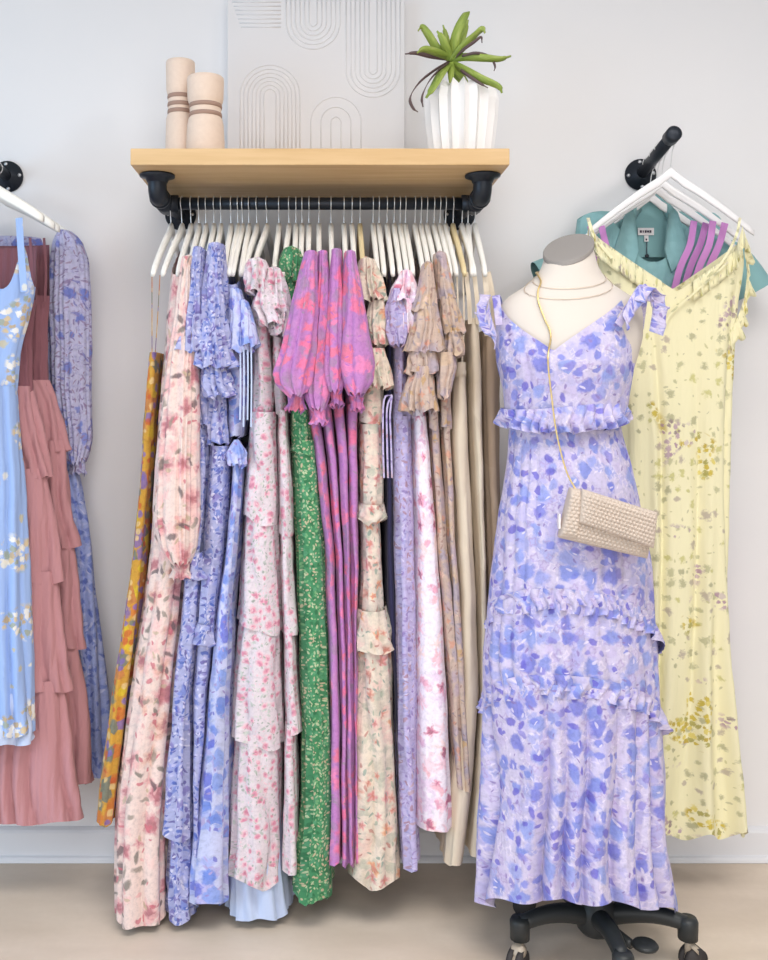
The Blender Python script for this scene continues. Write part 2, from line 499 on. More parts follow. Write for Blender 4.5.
M['yellow'] = cloth('pale_yellow_floral_print', (238, 232, 190), [
    dict(s=30, r=.24, c=[(186, 184, 140), (172, 170, 132), (198, 194, 118), (180, 166, 152)], jag=2.2, dens=.6, soft=.3, rnd=.7, op=.8),
    dict(s=50, r=.22, c=[(186, 182, 142), (196, 192, 136)], asp=2, dens=.22, jag=1.2, op=.7),
    dict(s=70, r=.50, c=[(206, 182, 50), (192, 166, 44), (224, 206, 100), (172, 164, 80)], jag=1.5, dens=.75, clump=(7, .615, .65), cseed=1.7, op=.9),
    dict(s=70, r=.48, c=[(172, 138, 158), (186, 158, 172), (146, 126, 132), (206, 190, 184)], jag=1.5, dens=.7, clump=(7, .615, .65), cseed=12.1, op=.9)], warp=.004, crinkle=.3, fs=1.0, mottle=False)
M['sky'] = cloth('sky_blue_bouquet_print', (152, 182, 236), [
    dict(s=66, r=.54, c=[(240, 230, 206), (222, 194, 130), (196, 166, 104), (160, 168, 140), (244, 240, 230)], jag=1.4, dens=.9, clump=(6.5, .55, .59), cseed=3.3),
    dict(s=20, r=.14, c=[(226, 222, 206), (200, 190, 150)], jag=1.6, dens=.35)], warp=.004, crinkle=.3, fs=1.0, mottle=False)
M['dusty'] = cloth('dusty_pink_crepe', (192, 136, 142), crinkle=.4, cscale=(80, 6))
M['mauve'] = cloth('dark_mauve_crepe', (138, 88, 98), crinkle=.4)
M['iris'] = cloth('blue_iris_print', (184, 184, 218), [
    dict(s=40, r=.45, c=[(150, 150, 205), (166, 160, 208), (140, 130, 180)], ring=.6, petals=3, dens=.85, soft=.2, jag=.6),
    dict(s=17, r=.34, c=[(84, 104, 196), (96, 120, 206), (110, 124, 205)], petals=3, pd=.2, dens=.6, jag=.9, soft=.15),
    dict(s=46, r=.42, c=[(126, 110, 160), (150, 126, 160)], asp=3.2, dens=.85, jag=.3),
    dict(s=30, r=.4, c=[(120, 120, 190), (140, 120, 165)], asp=4, dens=.6, jag=.3)], warp=.008)
M['irisdark'] = cloth('blue_iris_skirt_print', (150, 164, 220), [
    dict(s=40, r=.5, c=[(110, 130, 205), (166, 176, 222), (90, 110, 192)], petals=3, dens=.85, soft=.2, jag=.7),
    dict(s=36, r=.42, c=[(84, 104, 190), (190, 196, 230)], asp=2.6, dens=.5, jag=.4)], warp=.008)
M['teal'] = cloth('teal_linen', (134, 182, 186), [dict(s=40, r=.5, c=[(130, 178, 182), (140, 188, 192)], soft=.5)], crinkle=.3, mottle=False)
M['orchid'] = cloth('orchid_satin', (200, 130, 200), crinkle=.2, rough=.55)

M['wall'] = principled('white_wall_paint', lin((236, 235, 237)), 0.75, 0, 0.25)
t = NT(M['wall'])
tc = t.n('ShaderNodeTexCoord').outputs['Object']
bn = t.n('ShaderNodeBump'); bn.inputs['Strength'].default_value = .06; bn.inputs['Distance'].default_value = .002
t.link(t.noise(tc, 160, 3), bn.inputs['Height']); t.link(bn.outputs[0], t.b.inputs['Normal'])
t.link(t.ramp(t.noise(tc, 2.5, 3), [lin((230, 230, 233)), lin((237, 235, 236))], 'LINEAR'), t.b.inputs['Base Color'])
M['trim'] = principled('white_trim_paint', lin((228, 229, 234)), 0.5, 0, 0.4)

M['floor'] = principled('beige_concrete', lin((190, 172, 152)), 0.6, 0, 0.3)
t = NT(M['floor'])
tc = t.n('ShaderNodeTexCoord').outputs['Object']
mp = t.n('ShaderNodeMapping'); mp.inputs['Scale'].default_value = (1.0, 3.0, 1); t.link(tc, mp.inputs['Vector'])
c1 = t.ramp(t.noise(mp.outputs[0], 2.2, 5), [lin((212, 194, 174)), lin((232, 216, 198))], 'LINEAR', [.3, .7])
c2 = t.mix(t.math('MULTIPLY', t.noise(tc, 55, 4), .35), c1, lin((204, 186, 168)))
t.link(c2, t.b.inputs['Base Color'])
bn = t.n('ShaderNodeBump'); bn.inputs['Strength'].default_value = .1; bn.inputs['Distance'].default_value = .003
t.link(t.noise(tc, 40, 4), bn.inputs['Height']); t.link(bn.outputs[0], t.b.inputs['Normal'])

M['wood'] = principled('maple_wood', lin((222, 180, 120)), 0.5, 0, 0.35)
t = NT(M['wood'])
tc = t.n('ShaderNodeTexCoord').outputs['Object']
mp = t.n('ShaderNodeMapping'); mp.inputs['Scale'].default_value = (2.0, 26, 26); t.link(tc, mp.inputs['Vector'])
t.link(t.ramp(t.noise(mp.outputs[0], 1.6, 4), [lin((206, 166, 112)), lin((226, 190, 140))], 'LINEAR', [.3, .75]), t.b.inputs['Base Color'])
M['iron'] = principled('black_iron_pipe', lin((42, 48, 58)), 0.42, 0.5, 0.5)
t = NT(M['iron'])
tc = t.n('ShaderNodeTexCoord').outputs['Object']
bn = t.n('ShaderNodeBump'); bn.inputs['Strength'].default_value = .25; bn.inputs['Distance'].default_value = .002
t.link(t.noise(tc, 120, 3), bn.inputs['Height']); t.link(bn.outputs[0], t.b.inputs['Normal'])
M['bolt'] = principled('steel_bolt', lin((200, 202, 206)), 0.3, 0.9)
M['steel'] = principled('steel_wire', lin((222, 222, 222)), 0.3, 0.75)
M['hanger'] = principled('white_lacquered_wood', lin((242, 240, 234)), 0.45, 0, 0.4)
M['hangerwood'] = principled('pale_wood', lin((228, 208, 160)), 0.5, 0, 0.4)
M['clear'] = principled('white_acrylic', lin((238, 236, 238)), 0.25, 0, 0.5)
M['vase'] = principled('beige_stoneware', lin((222, 200, 184), 1.1), 0.7, 0, 0.3)
t = NT(M['vase'])
tc = t.n('ShaderNodeTexCoord').outputs['Object']
t.link(t.ramp(t.noise(tc, 90, 3), [lin((216, 194, 178), 1.1), lin((228, 208, 192), 1.1)], 'LINEAR'), t.b.inputs['Base Color'])
M['vaseband'] = principled('brown_clay_band', lin((170, 138, 122)), 0.8)
M['plaster'] = principled('white_plaster', lin((226, 224, 226)), 0.85, 0, 0.2)
t = NT(M['plaster'])
tc = t.n('ShaderNodeTexCoord').outputs['Object']
bn = t.n('ShaderNodeBump'); bn.inputs['Strength'].default_value = .15; bn.inputs['Distance'].default_value = .003
t.link(t.noise(tc, 70, 4), bn.inputs['Height']); t.link(bn.outputs[0], t.b.inputs['Normal'])
M['pot'] = principled('white_ceramic', lin((240, 238, 238)), 0.55, 0, 0.4)
M['soil'] = principled('dark_soil', lin((70, 58, 48)), 0.95)
M['leaf'] = principled('aloe_green', lin((120, 150, 50)), 0.5, 0, 0.4)
t = NT(M['leaf'])
uv = t.n('ShaderNodeTexCoord').outputs['UV']
mp = t.n('ShaderNodeMapping'); mp.inputs['Scale'].default_value = (60, 12, 1); t.link(uv, mp.inputs['Vector'])
t.link(t.ramp(t.noise(mp.outputs[0], 1.0, 3), [lin((104, 128, 44)), lin((146, 168, 66)), lin((186, 196, 112))], 'LINEAR', [.3, .5, .75]), t.b.inputs['Base Color'])
M['leafdry'] = principled('dry_brown_leaf', lin((104, 84, 84)), 0.7, 0, 0.3)
M['form_linen'] = principled('ivory_linen', lin((218, 208, 198)), 0.85, 0, 0.2)
t = NT(M['form_linen'])
tc = t.n('ShaderNodeTexCoord').outputs['Object']
bn = t.n('ShaderNodeBump'); bn.inputs['Strength'].default_value = .12; bn.inputs['Distance'].default_value = .001
t.link(t.noise(tc, 500, 2), bn.inputs['Height']); t.link(bn.outputs[0], t.b.inputs['Normal'])
M['capgrey'] = principled('grey_washed_wood', lin((150, 144, 140)), 0.6, 0, 0.3)
M['plasticblack'] = principled('black_plastic', lin((40, 44, 46)), 0.45, 0, 0.45)
M['castergrey'] = principled('taupe_plastic', lin((178, 164, 146)), 0.4, 0, 0.45)
M['rubber'] = principled('dark_rubber', lin((58, 54, 54)), 0.7)
M['gold'] = principled('gold_chain', lin((226, 196, 130)), 0.3, 0.6)
M['silver'] = principled('fine_gold_wire', lin((226, 206, 186)), 0.3, 0.6)
M['crochet'] = principled('beige_crochet', lin((204, 188, 174)), 0.9, 0, 0.2)
M['tagwhite'] = principled('white_satin_tag', lin((236, 230, 232)), 0.7)
M['ink'] = principled('dark_ink', lin((70, 60, 80)), 0.8)
M['button'] = principled('dark_button', lin((30, 34, 46)), 0.4)

# ------------------------------------------------------------------ the setting
def struct(o): o['kind'] = 'structure'; return o
struct(mesh('wall_back', box((0, 0.06, 1.7), (8.0, 0.12, 3.4)), M['wall'], smooth=False))
struct(mesh('floor', box((0, -3.0, -0.05), (8.0, 6.3, 0.1)), M['floor'], smooth=False))
def prism(profile, x0, x1):      # profile of (d, z) run along x
    n = len(profile)
    V = [(x0, -d, z) for d, z in profile] + [(x1, -d, z) for d, z in profile]
    Fc = [(i, (i + 1) % n, n + (i + 1) % n, n + i) for i in range(n)] + [tuple(range(n - 1, -1, -1)), tuple(range(n, 2 * n))]
    return (V, Fc)
struct(mesh('baseboard_back', prism([(-.002, 0.001), (0.016, 0.001), (0.016, 0.076), (0.012, 0.083), (0.004, 0.088), (-.002, 0.088)], -3.9, 3.9), M['trim'], smooth=False))
struct(mesh('trim_1', prism([(0.0155, 0.001), (0.028, 0.001), (0.027, 0.008), (0.023, 0.014), (0.0155, 0.017)], -3.9, 3.9), M['trim'], smooth=False))

# ------------------------------------------------------------------ wall shelf with its pipe rail
SHB, SHT = 1.778, 1.816
RAIL_D, RAIL_Z, RAIL_R = 0.2, 1.73, 0.0155
shelf = thing('wall_shelf', 'maple wood shelf on black iron pipe brackets with a clothes rail', 'shelf', (0, -0.2, SHB))
bevel(mesh('board', box((0, -0.2, (SHB + SHT) / 2), (0.868, 0.398, SHT - SHB)), M['wood'], shelf, False), .002)
for sgn in (-1, 1):
    bx = 0.388 * sgn
    fz = RAIL_Z + .010
    br = mesh('pipe_bracket', [
        pipe(curve_pts([(bx, -.305, SHB - .006), (bx, -.305, 1.757), (bx, -.300, 1.738), (bx, -.285, RAIL_Z)], 10) + [Vector((bx, -.2, RAIL_Z)), Vector((bx - .012 * sgn, -.006, fz))], .0165, 14),
        pipe(curve_pts([(bx, -.305, 1.768), (bx, -.305, 1.752), (bx, -.299, 1.737), (bx, -.286, RAIL_Z), (bx, -.266, RAIL_Z)], 14), .0225, 16),
        pipe([(bx, -.305, 1.763), (bx, -.305, 1.773)], .0255, 16), pipe([(bx, -.272, RAIL_Z), (bx, -.260, RAIL_Z)], .0255, 16),
        pipe([(bx, -.235, RAIL_Z), (bx, -.165, RAIL_Z)], .0225, 16), pipe([(bx, -.2, RAIL_Z), (bx - .035 * sgn, -.2, RAIL_Z)], .0215, 16),
    ], M['iron'], shelf)
    f1 = mesh('ceiling_flange', [lathe([(.042, -.001), (.042, -.006), (.028, -.010), (.024, -.02)][::-1], (bx, -.305, SHB), 28)], M['iron'], br)
    f2 = mesh('wall_flange', [lathe([(.042, .0005), (.042, .007), (.028, .011), (.024, .024)], (bx - .012 * sgn, 0, fz), 28, 'y')], M['iron'], br)
    mesh('bolt', [lathe([(.005, .007), (.005, .009), (.002, .011)], (bx - .012 * sgn + .032 * math.cos(a), 0, fz + .032 * math.sin(a)), 10, 'y') for a in (-1.57, 0, 1.57, 3.14)], M['bolt'], br)
mesh('clothes_rail', pipe([(-.386, -RAIL_D, RAIL_Z), (.386, -RAIL_D, RAIL_Z)], RAIL_R, 18), M['iron'], shelf)

# ------------------------------------------------------------------ things on the shelf
def vase(px0, px1, pytop, d, bands, label):
    s = S(d); x = X((px0 + px1) / 2, d); z0 = SHT + .0005; h = Z(pytop, d) - z0; r = (px1 - px0) / 2 / s
    v = thing('vase', label, 'vase', (x, -d, z0))
    zb = [Z(b, d) - z0 for b in bands]
    zc = sum(zb) / len(zb)
    prof = [(r * .98, 0), (r * 1.03, .006), (r * 1.03, h * .25), (r * .98, zc - .035), (r * .92, min(zb) - .010)]
    for b in sorted(zb):
        prof += [(r * .85, b - .005), (r * .85, b + .005)]
    prof += [(r * .92, max(zb) + .010), (r * .97, max(zb) + .020), (r, h - .01), (r * .99, h - .002), (r * .95, h), (r * .87, h - .001), (r * .84, h - .02), (r * .84, h - .06)]
    mesh('body', lathe(prof, (x, -d, z0), 44), M['vase'], v)
    for b in zb:
        mesh('band', lathe([(r * .78, b - .0055), (r * .88, b - .005), (r * .90, b), (r * .88, b + .005), (r * .78, b + .0055)], (x, -d, z0), 44), M['vaseband'], v)
    return v
vase(166, 195, 62, .20, (98, 106, 113), 'taller beige cylinder vase with brown ring bands at the left end of shelf')
vase(187, 224, 78, .25, (107, 116), 'shorter beige cylinder vase with brown ring bands in front of the white panel')

art = thing('wall_art', 'large white plaster relief panel with raised arches leaning on wall above the shelf', 'artwork', (X(315, .03), -.03, SHT))
ax0, ax1 = X(227, .04), X(405, .04)
at = Z(-1, .04)
bevel(mesh('panel', box(((ax0 + ax1) / 2, -.022, (SHT + .0005 + at) / 2), (ax1 - ax0, .036, at - SHT - .001)), M['plaster'], art, False), .003)
AD = .0402
def arch(cx, cy, r0, r1, n, up, end):
    g = []
    for i in range(n):
        r = r0 + (r1 - r0) * i / max(1, n - 1)
        pts = [P(cx - r, end, AD)]
        for k in range(25):
            a = math.pi - math.pi * k / 24
            pts.append(P(cx + r * math.cos(a), cy - r * math.sin(a) * (1 if up else -1), AD))
        pts.append(P(cx + r, end, AD))
        g.append(pipe(pts, .0018, 6))
    return g
rel = arch(270, 95, 6, 30, 7, True, 160) + arch(313, 22, 4, 27, 6, False, 0) + arch(373, 70, 4, 27, 6, False, 0) + arch(336, 122, 5, 25, 3, True, 160)
for k in range(7):
    y = 2 + 4.2 * k
    rel.append(pipe([P(232 + k * 1.5, y, AD), P(281, y, AD)], .0018, 6))
mesh('relief', rel, M['plaster'], art)

# plant in its pleated pot
pd_ = .22
pc = Vector((X(461, pd_), -pd_, SHT + .0005))
plant = thing('potted_aloe', 'spiky green aloe with curled brown leaves in a white pleated pot', 'plant', pc)
s = S(pd_)
ph_ = Z(86, pd_) - pc.z
prof = [(.0, 28), (.02, 30), (.25, 33), (.55, 36), (.80, 37.5), (.92, 35), (1.0, 29.5)]
NP = 18
V, Fc = [], []
rows = 24
for j in range(rows + 1):
    t = j / rows
    R = np.interp(t, [p[0] for p in prof], [p[1] for p in prof]) / s * 1.0
    for k in range(NP * 2):
        a = math.pi * k / NP + .12
        ridge = (k % 2 == 0)
        rr = R * (1.0 if ridge else .84)
        zt = t * ph_ * (1.0 if ridge or t < .9 else 1.0)
        if t > .82: zt += (.0 if ridge else -.012) * (t - .82) / .18
        V.append((pc.x + rr * math.cos(a), pc.y + rr * math.sin(a), pc.z + zt))
n = NP * 2
for j in range(rows):
    for k in range(n):
        Fc.append((j * n + k, j * n + (k + 1) % n, (j + 1) * n + (k + 1) % n, (j + 1) * n + k))
Fc.append(tuple(range(n - 1, -1, -1)))
po = mesh('pot', (V, Fc), M['pot'], plant, False)
sm = po.modifiers.new('solid', 'SOLIDIFY'); sm.thickness = .004; sm.offset = -1
mesh('soil', lathe([(.05, ph_ - .03), (.055, ph_ - .022), (.001, ph_ - .016)], pc, 24), M['soil'], plant)
cr = Vector((X(451, pd_), -pd_, Z(63, pd_)))
mesh('stem', [pipe(curve_pts([(pc.x - .004, pc.y, pc.z + ph_ - .03), (pc.x - .012, pc.y, pc.z + ph_ + .02), cr], 10), [.011] * 10 + [.009], 10)], M['leaf'], plant)
LEAVES = [  # control points (px, py, dd), width px, dry?
    ([(451, 62, 0), (454, 45, .02), (459, 28, .03), (466, 14, .03), (468, 12, .02)], 8.5, 0),
    ([(451, 62, 0), (458, 48, .0), (464, 33, -.01), (468, 20, -.02)], 7, 0),
    ([(451, 62, 0), (460, 50, .02), (472, 38, .04), (482, 29, .05), (485, 33, .055)], 7, 0),
    ([(453, 60, 0), (463, 50, .04), (474, 42, .06), (481, 37, .07), (482, 43, .07)], 2.6, 1),
    ([(451, 60, 0), (465, 57, .03), (485, 58, .05), (500, 59, .055), (511, 56, .05)], 6.5, 0),
    ([(462, 56, .03), (476, 53, .05), (490, 57, .05), (495, 66, .05), (494, 71, .05)], 2.4, 1),
    ([(452, 63, 0), (465, 70, .05), (480, 78, .09), (498, 86, .10), (502, 93, .10)], 6.5, 0),
    ([(454, 64, 0), (466, 74, .06), (478, 82, .09), (488, 88, .10)], 2.6, 1),
    ([(451, 62, 0), (446, 48, .02), (442, 38, .03), (437, 31, .03)], 7, 0),
    ([(450, 62, 0), (448, 48, -.02), (446, 36, -.03), (443, 25, -.03)], 5.5, 0),
    ([(450, 60, 0), (437, 48, .01), (428, 34, .02), (422, 27, .02), (418, 31, .02)], 7, 0),
    ([(450, 58, 0), (436, 52, .03), (424, 49, .05), (417, 53, .05)], 6.5, 0),
    ([(448, 59, 0), (430, 56, .02), (416, 53, .03), (405, 54, .03)], 4, 1),
    ([(448, 62, 0), (432, 72, .04), (418, 84, .06), (410, 98, .07), (413, 108, .07), (418, 112, .07)], 3.4, 1),
    ([(449, 63, 0), (437, 72, .06), (428, 83, .09), (422, 97, .09), (423, 107, .09)], 3.8, 1),
    ([(449, 64, 0), (441, 74, .08), (434, 86, .11), (426, 98, .11)], 8, 0),
    ([(451, 63, 0), (451, 72, .05), (451, 86, .07)], 6, 0),
    ([(451, 63, 0), (460, 74, .03), (469, 85, .04)], 6, 0),
]
for ctrl, w, dry in LEAVES:
    cp = curve_pts([P(a, b, pd_ + c) for a, b, c in ctrl], 20)
    m_ = len(cp)
    ws = [max(.0012, w / s * (.45 + .75 * math.sin(math.pi * min(1, (.12 + .88 * i / (m_ - 1))) ** .8)) * (1 if i < m_ - 3 else .55)) for i in range(m_)]
    mesh('leaf', ribbon(cp, ws, .0025 if not dry else .0018, (.35, -.55, .6) if abs(ctrl[-1][0] - ctrl[0][0]) > 25 else (1, -.35, .1)), M['leafdry' if dry else 'leaf'], plant, label='shrivelled brown leaf' if dry else None)

# ------------------------------------------------------------------ hangers on the rail
def hanger_geo(hw=.19, drop=.128, th=.0135, hgt=.028, n=28, top=-.060):
    """in the y-z plane, hook point above the origin; origin = rail axis"""
    V, Fc = [], []
    for i in range(n + 1):
        u = -1 + 2 * i / n
        a = abs(u)
        zc = top - drop * (0.18 * a + 0.82 * a ** 1.25) - .012
        hh = hgt * (1 - .35 * a) / 2
        tk = th * (1.0 - .12 * a) / 2
        if a > .96: hh *= .8; tk *= .8
        for k in range(12):
            an = 2 * math.pi * k / 12
            V.append((tk * sp(math.cos(an), .6), u * hw, zc + hh * sp(math.sin(an), .7) + (0.010 * max(0, 1 - a * 7))))
    for i in range(n):
        for k in range(12):
            k2 = (k + 1) % 12
            Fc.append((i * 12 + k, i * 12 + k2, i * 12 + 12 + k2, i * 12 + 12 + k))
    Fc.append(tuple(range(11, -1, -1))); Fc.append(tuple(n * 12 + k for k in range(12)))
    hk = [(0, 0, top - .01), (0, 0, top + .012), (0, -.004, -.036)]
    r = RAIL_R + .0025
    for k in range(13):
        a = math.radians(-60 + 250 * k / 12)
        hk.append((0, -r * math.cos(a), r * math.sin(a)))
    return (V, Fc), pipe(hk, .0013, 6)
gb, gh = hanger_geo()
def local_mesh(name, g, mat):
    me = bpy.data.meshes.new(name); me.from_pydata([tuple(v) for v in g[0]], [], g[1])
    me.polygons.foreach_set('use_smooth', [True] * len(me.polygons)); me.materials.append(mat); me.update()
    return me
ME_BODY, ME_HOOK, ME_WOOD = local_mesh('hanger_body', gb, M['hanger']), local_mesh('hanger_hook', gh, M['steel']), local_mesh('hanger_body_wood', gb, M['hangerwood'])
ORD = ['first', 'second', 'third', 'fourth', 'fifth', 'sixth', 'seventh', 'eighth', 'ninth', 'tenth', 'eleventh', 'twelfth', 'thirteenth', 'fourteenth', 'fifteenth',
       'sixteenth', 'seventeenth', 'eighteenth', 'nineteenth', 'twentieth']
HX = [171, 182, 191, 199, 206, 214, 221, 231, 238, 242.5, 249, 257, 267, 279, 289, 296, 302, 309, 319, 331, 344, 352, 360, 373, 379, 387, 394, 400, 405.5, 415, 421, 427, 434, 440, 445.5, 453, 462, 468, 475]
TIP = {0: 153, 1: 163, 2: 178, 7: 224, 8: 229, 9: 233, 10: 241, 11: 244, 12: 252, 13: 274, 14: 283, 37: 472, 38: 485}
HOLD = {0: 'holding the mustard print dress', 1: 'holding the pink rose dress', 22: 'holding the cream and sage ruffled dress', 18: 'holding a violet and coral puff sleeve dress'}
proto = None
for i, hx in enumerate(HX):
    wood = i in (22, 35)
    x = (hx - CX) / S(RAIL_D)
    if i < 20: where = ORD[i] + ' from the left end'
    else: where = ORD[len(HX) - 1 - i] + ' from the right end'
    o = thing('clothes_hanger', ('pale wood' if wood else 'white') + ' hanger on the black rail, ' + where, 'hanger', (x, -RAIL_D, RAIL_Z), 'hangers on the long rail')
    if proto is None:
        proto = o
        b = bpy.data.objects.new('hanger_body', ME_BODY); h = bpy.data.objects.new('hook', ME_HOOK)
        for q in (b, h): COL.objects.link(q); q.parent = o
        pb, phk = b, h
    else:
        b = pb.copy(); h = phk.copy()
        if wood: b.data = ME_WOOD
        for q in (b, h): COL.objects.link(q); q.parent = o
    tip = TIP.get(i, CX + (hx - CX) * S(.39) / S(RAIL_D))
    tx = (tip - CX) / S(.385)
    o.rotation_euler.z = math.asin(max(-.5, min(.5, (tx - x) / .19)))

# ------------------------------------------------------------------ garments on the rail
NSEED = [10]
def dress(name, label, cat, px, group=None):
    x = (px - CX) / S(RAIL_D)
    return thing(name, label, cat, (x, -RAIL_D, 1.6), group)
def seed(): NSEED[0] += 1; return NSEED[0]
DN, DF = .385, .03
def part(root, name, mat, rows, dn=DN, df=DF, **kw):
    pr = Prof(rows, dn, df, kw.pop('ref', 'n'), kw.pop('smooth', 5))
    lb = kw.pop('label', None)
    if kw.get('wave', .035) >= .03: kw['wave'] = kw.get('wave', .035) * .78
    kw.setdefault('seed', seed())
    return mesh(name, tube(pr, **kw), M[mat], root, label=lb)
G_R = 'dresses hung on the long black rail'

# mustard print dress on thin straps
g = dress('slip_dress', 'mustard yellow, orange and purple print dress peeking out at the far left of the rail', 'dress', 166, G_R)
part(g, 'skirt', 'mustard', [(440, 140, 153), (500, 136, 148), (600, 124, 140), (700, 108, 127), (800, 95, 115), (827, 92, 112)], dn=.36, df=.12, amp=(.002, .006), e=.7)
part(g, 'bodice', 'mustard', [(352, 148, 157), (380, 145, 155), (442, 140, 153)], dn=.36, df=.18, amp=(.001, .003), cap=.003)
straps('strap', [ribbon(curve_pts([P(152, 272, .375), P(152, 310, .37), P(152, 356, .355)], 8), .003, .0015, (0, 1, 0)), ribbon(curve_pts([P(160, 275, .375), P(158, 312, .36), P(155, 356, .335)], 8), .003, .0015, (0, 1, 0))], M['mustard'], g)

# pink rose maxi dress
g = dress('maxi_dress', 'cream maxi dress with pink roses and long gathered sleeve, left part of the rail', 'dress', 184, G_R)
part(g, 'bodice', 'rose', [(275, 168, 186), (350, 160, 190), (450, 152, 192)], amp=(.001, .005), rise=.085, rise_d=.2)
part(g, 'skirt', 'rose', [(446, 152, 193), (560, 146, 187), (600, 141, 181), (700, 126, 173), (800, 113, 166), (880, 110, 163), (930, 111, 164)], amp=(.004, .012), wave=.04, nz=60, hem=.012, seg=130)
part(g, 'sleeve', 'rose', [(256, 180, 194), (300, 174, 196), (350, 166, 197), (440, 155, 197), (520, 150, 197), (552, 158, 194), (566, 170, 188)], dn=.44, df=.36, amp=(.002, .006), wave=.022, e=.9, cap=.01)
part(g, 'cuff', 'rose', [(563, 169, 189), (572, 172, 188), (580, 168, 192)], dn=.42, df=.375, amp=(.001, .004), wave=.012, e=1, nz=8)

# periwinkle paisley dresses (two sizes)
def pais(which):
    a = which == 0
    g = dress('tiered_dress', 'periwinkle paisley tiered maxi dress beside the pink rose dress' if a else 'periwinkle paisley tiered dress, the right one of two alike, beside royal blue dress', 'dress', 202 if a else 216, 'periwinkle paisley dresses on the rail')
    if a:
        part(g, 'bodice', 'bluepais', [(272, 190, 203), (340, 190, 206), (440, 194, 208)], rise=.085, rise_d=.2)
        part(g, 'skirt', 'bluepais', [(437, 195, 208), (470, 193, 208), (550, 186, 202), (580, 182, 200)], amp=(.003, .006))
        part(g, 'skirt_tier', 'bluepais', [(560, 184, 203), (640, 176, 198), (700, 171, 190), (800, 163, 192), (842, 158, 194)], dn=.392, amp=(.004, .01), hem=.01)
        part(g, 'ruffle', 'bluepais', [(553, 187, 204), (582, 178, 210)], dn=.402, amp=(.002, .009), wave=.02, nz=8)
        part(g, 'hem_tier', 'bluepais', [(830, 166, 192), (880, 164, 192), (925, 164, 194)], dn=.37, amp=(.004, .01), nz=20, hem=.012)
        part(g, 'sleeve', 'bluepais', [(246, 192, 202), (300, 184, 205), (330, 177, 207), (352, 172, 210)], dn=.445, df=.33, amp=(.002, .011), wave=.03, e=.9, cap=.008)
        part(g, 'sleeve_ruffle', 'bluepais', [(340, 192, 208), (375, 190, 210), (400, 193, 209), (425, 191, 211)], dn=.40, df=.3, amp=(.003, .009), wave=.022, e=.9)
    else:
        part(g, 'bodice', 'bluepais', [(268, 204, 218), (340, 206, 222), (440, 208, 226)], rise=.085, rise_d=.2)
        part(g, 'skirt', 'bluepais', [(446, 207, 231), (500, 204, 229), (560, 201, 223), (645, 193, 214)], dn=.395, amp=(.003, .008), wave=.03)
        part(g, 'ruffle', 'bluepais', [(625, 194, 215), (648, 186, 219)], dn=.405, amp=(.002, .008), wave=.02, nz=8)
        part(g, 'skirt_tier', 'bluepais', [(640, 193, 213), (700, 190, 206), (800, 192, 201), (860, 193, 200)], amp=(.003, .006))
        part(g, 'sleeve', 'bluepais', [(242, 207, 222), (300, 198, 226), (325, 194, 229)], dn=.445, df=.34, amp=(.002, .007), wave=.03, e=.9, cap=.008)
        part(g, 'sleeve_ruffle', 'bluepais', [(318, 196, 228), (345, 192, 231), (368, 189, 236)], dn=.45, df=.33, amp=(.003, .012), wave=.026, e=.9)
        part(g, 'sleeve_frill', 'bluepais', [(362, 199, 226), (385, 198, 232), (398, 200, 236)], dn=.435, df=.33, amp=(.003, .011), wave=.024, e=.9)
        part(g, 'collar_ruffle', 'bluepais', [(395, 206, 224), (420, 206, 226), (445, 207, 228)], dn=.4, df=.31, amp=(.003, .008), wave=.022, e=.9)
pais(0); pais(1)

# royal blue watercolour dress with ties
g = dress('maxi_dress', 'royal blue watercolour floral maxi dress with bow ties between paisley and rosebud dresses', 'dress', 234, G_R)
part(g, 'bodice', 'bluebig', [(285, 224, 240), (330, 224, 246), (400, 225, 245), (438, 228, 241)], rise=.085, rise_d=.2, amp=(.002, .005))
part(g, 'skirt', 'bluebig', [(450, 231, 243), (500, 229, 241), (550, 224, 236), (600, 217, 231), (700, 206, 228), (800, 197, 228), (880, 185, 229), (908, 183, 229)], dn=.40, amp=(.003, .010), wave=.04, nz=60, hem=.012)
part(g, 'sleeve', 'bluebig', [(288, 229, 240), (320, 228, 248), (352, 226, 251)], dn=.43, df=.35, amp=(.002, .007), wave=.03, e=.9, cap=.006)
part(g, 'sleeve', 'bluebig', [(300, 240, 247), (325, 240, 254), (346, 238, 257)], dn=.44, df=.36, amp=(.002, .006), wave=.03, e=.9, cap=.006)
part(g, 'bow', 'bluebig', [(440, 234, 238), (452, 226, 246), (466, 228, 246)], dn=.415, df=.38, amp=(.001, .005), wave=.02, e=1, nz=10)
straps('tie', [ribbon(curve_pts([P(a, 335, .425), P(a + .5, 380, .42), P(a, 420 + 7 * (i % 2), .41)], 8), .0035, .001, (1, 0, 0)) for i, a in enumerate((240, 243.5, 247.5, 251))], M['paleblue'], g)

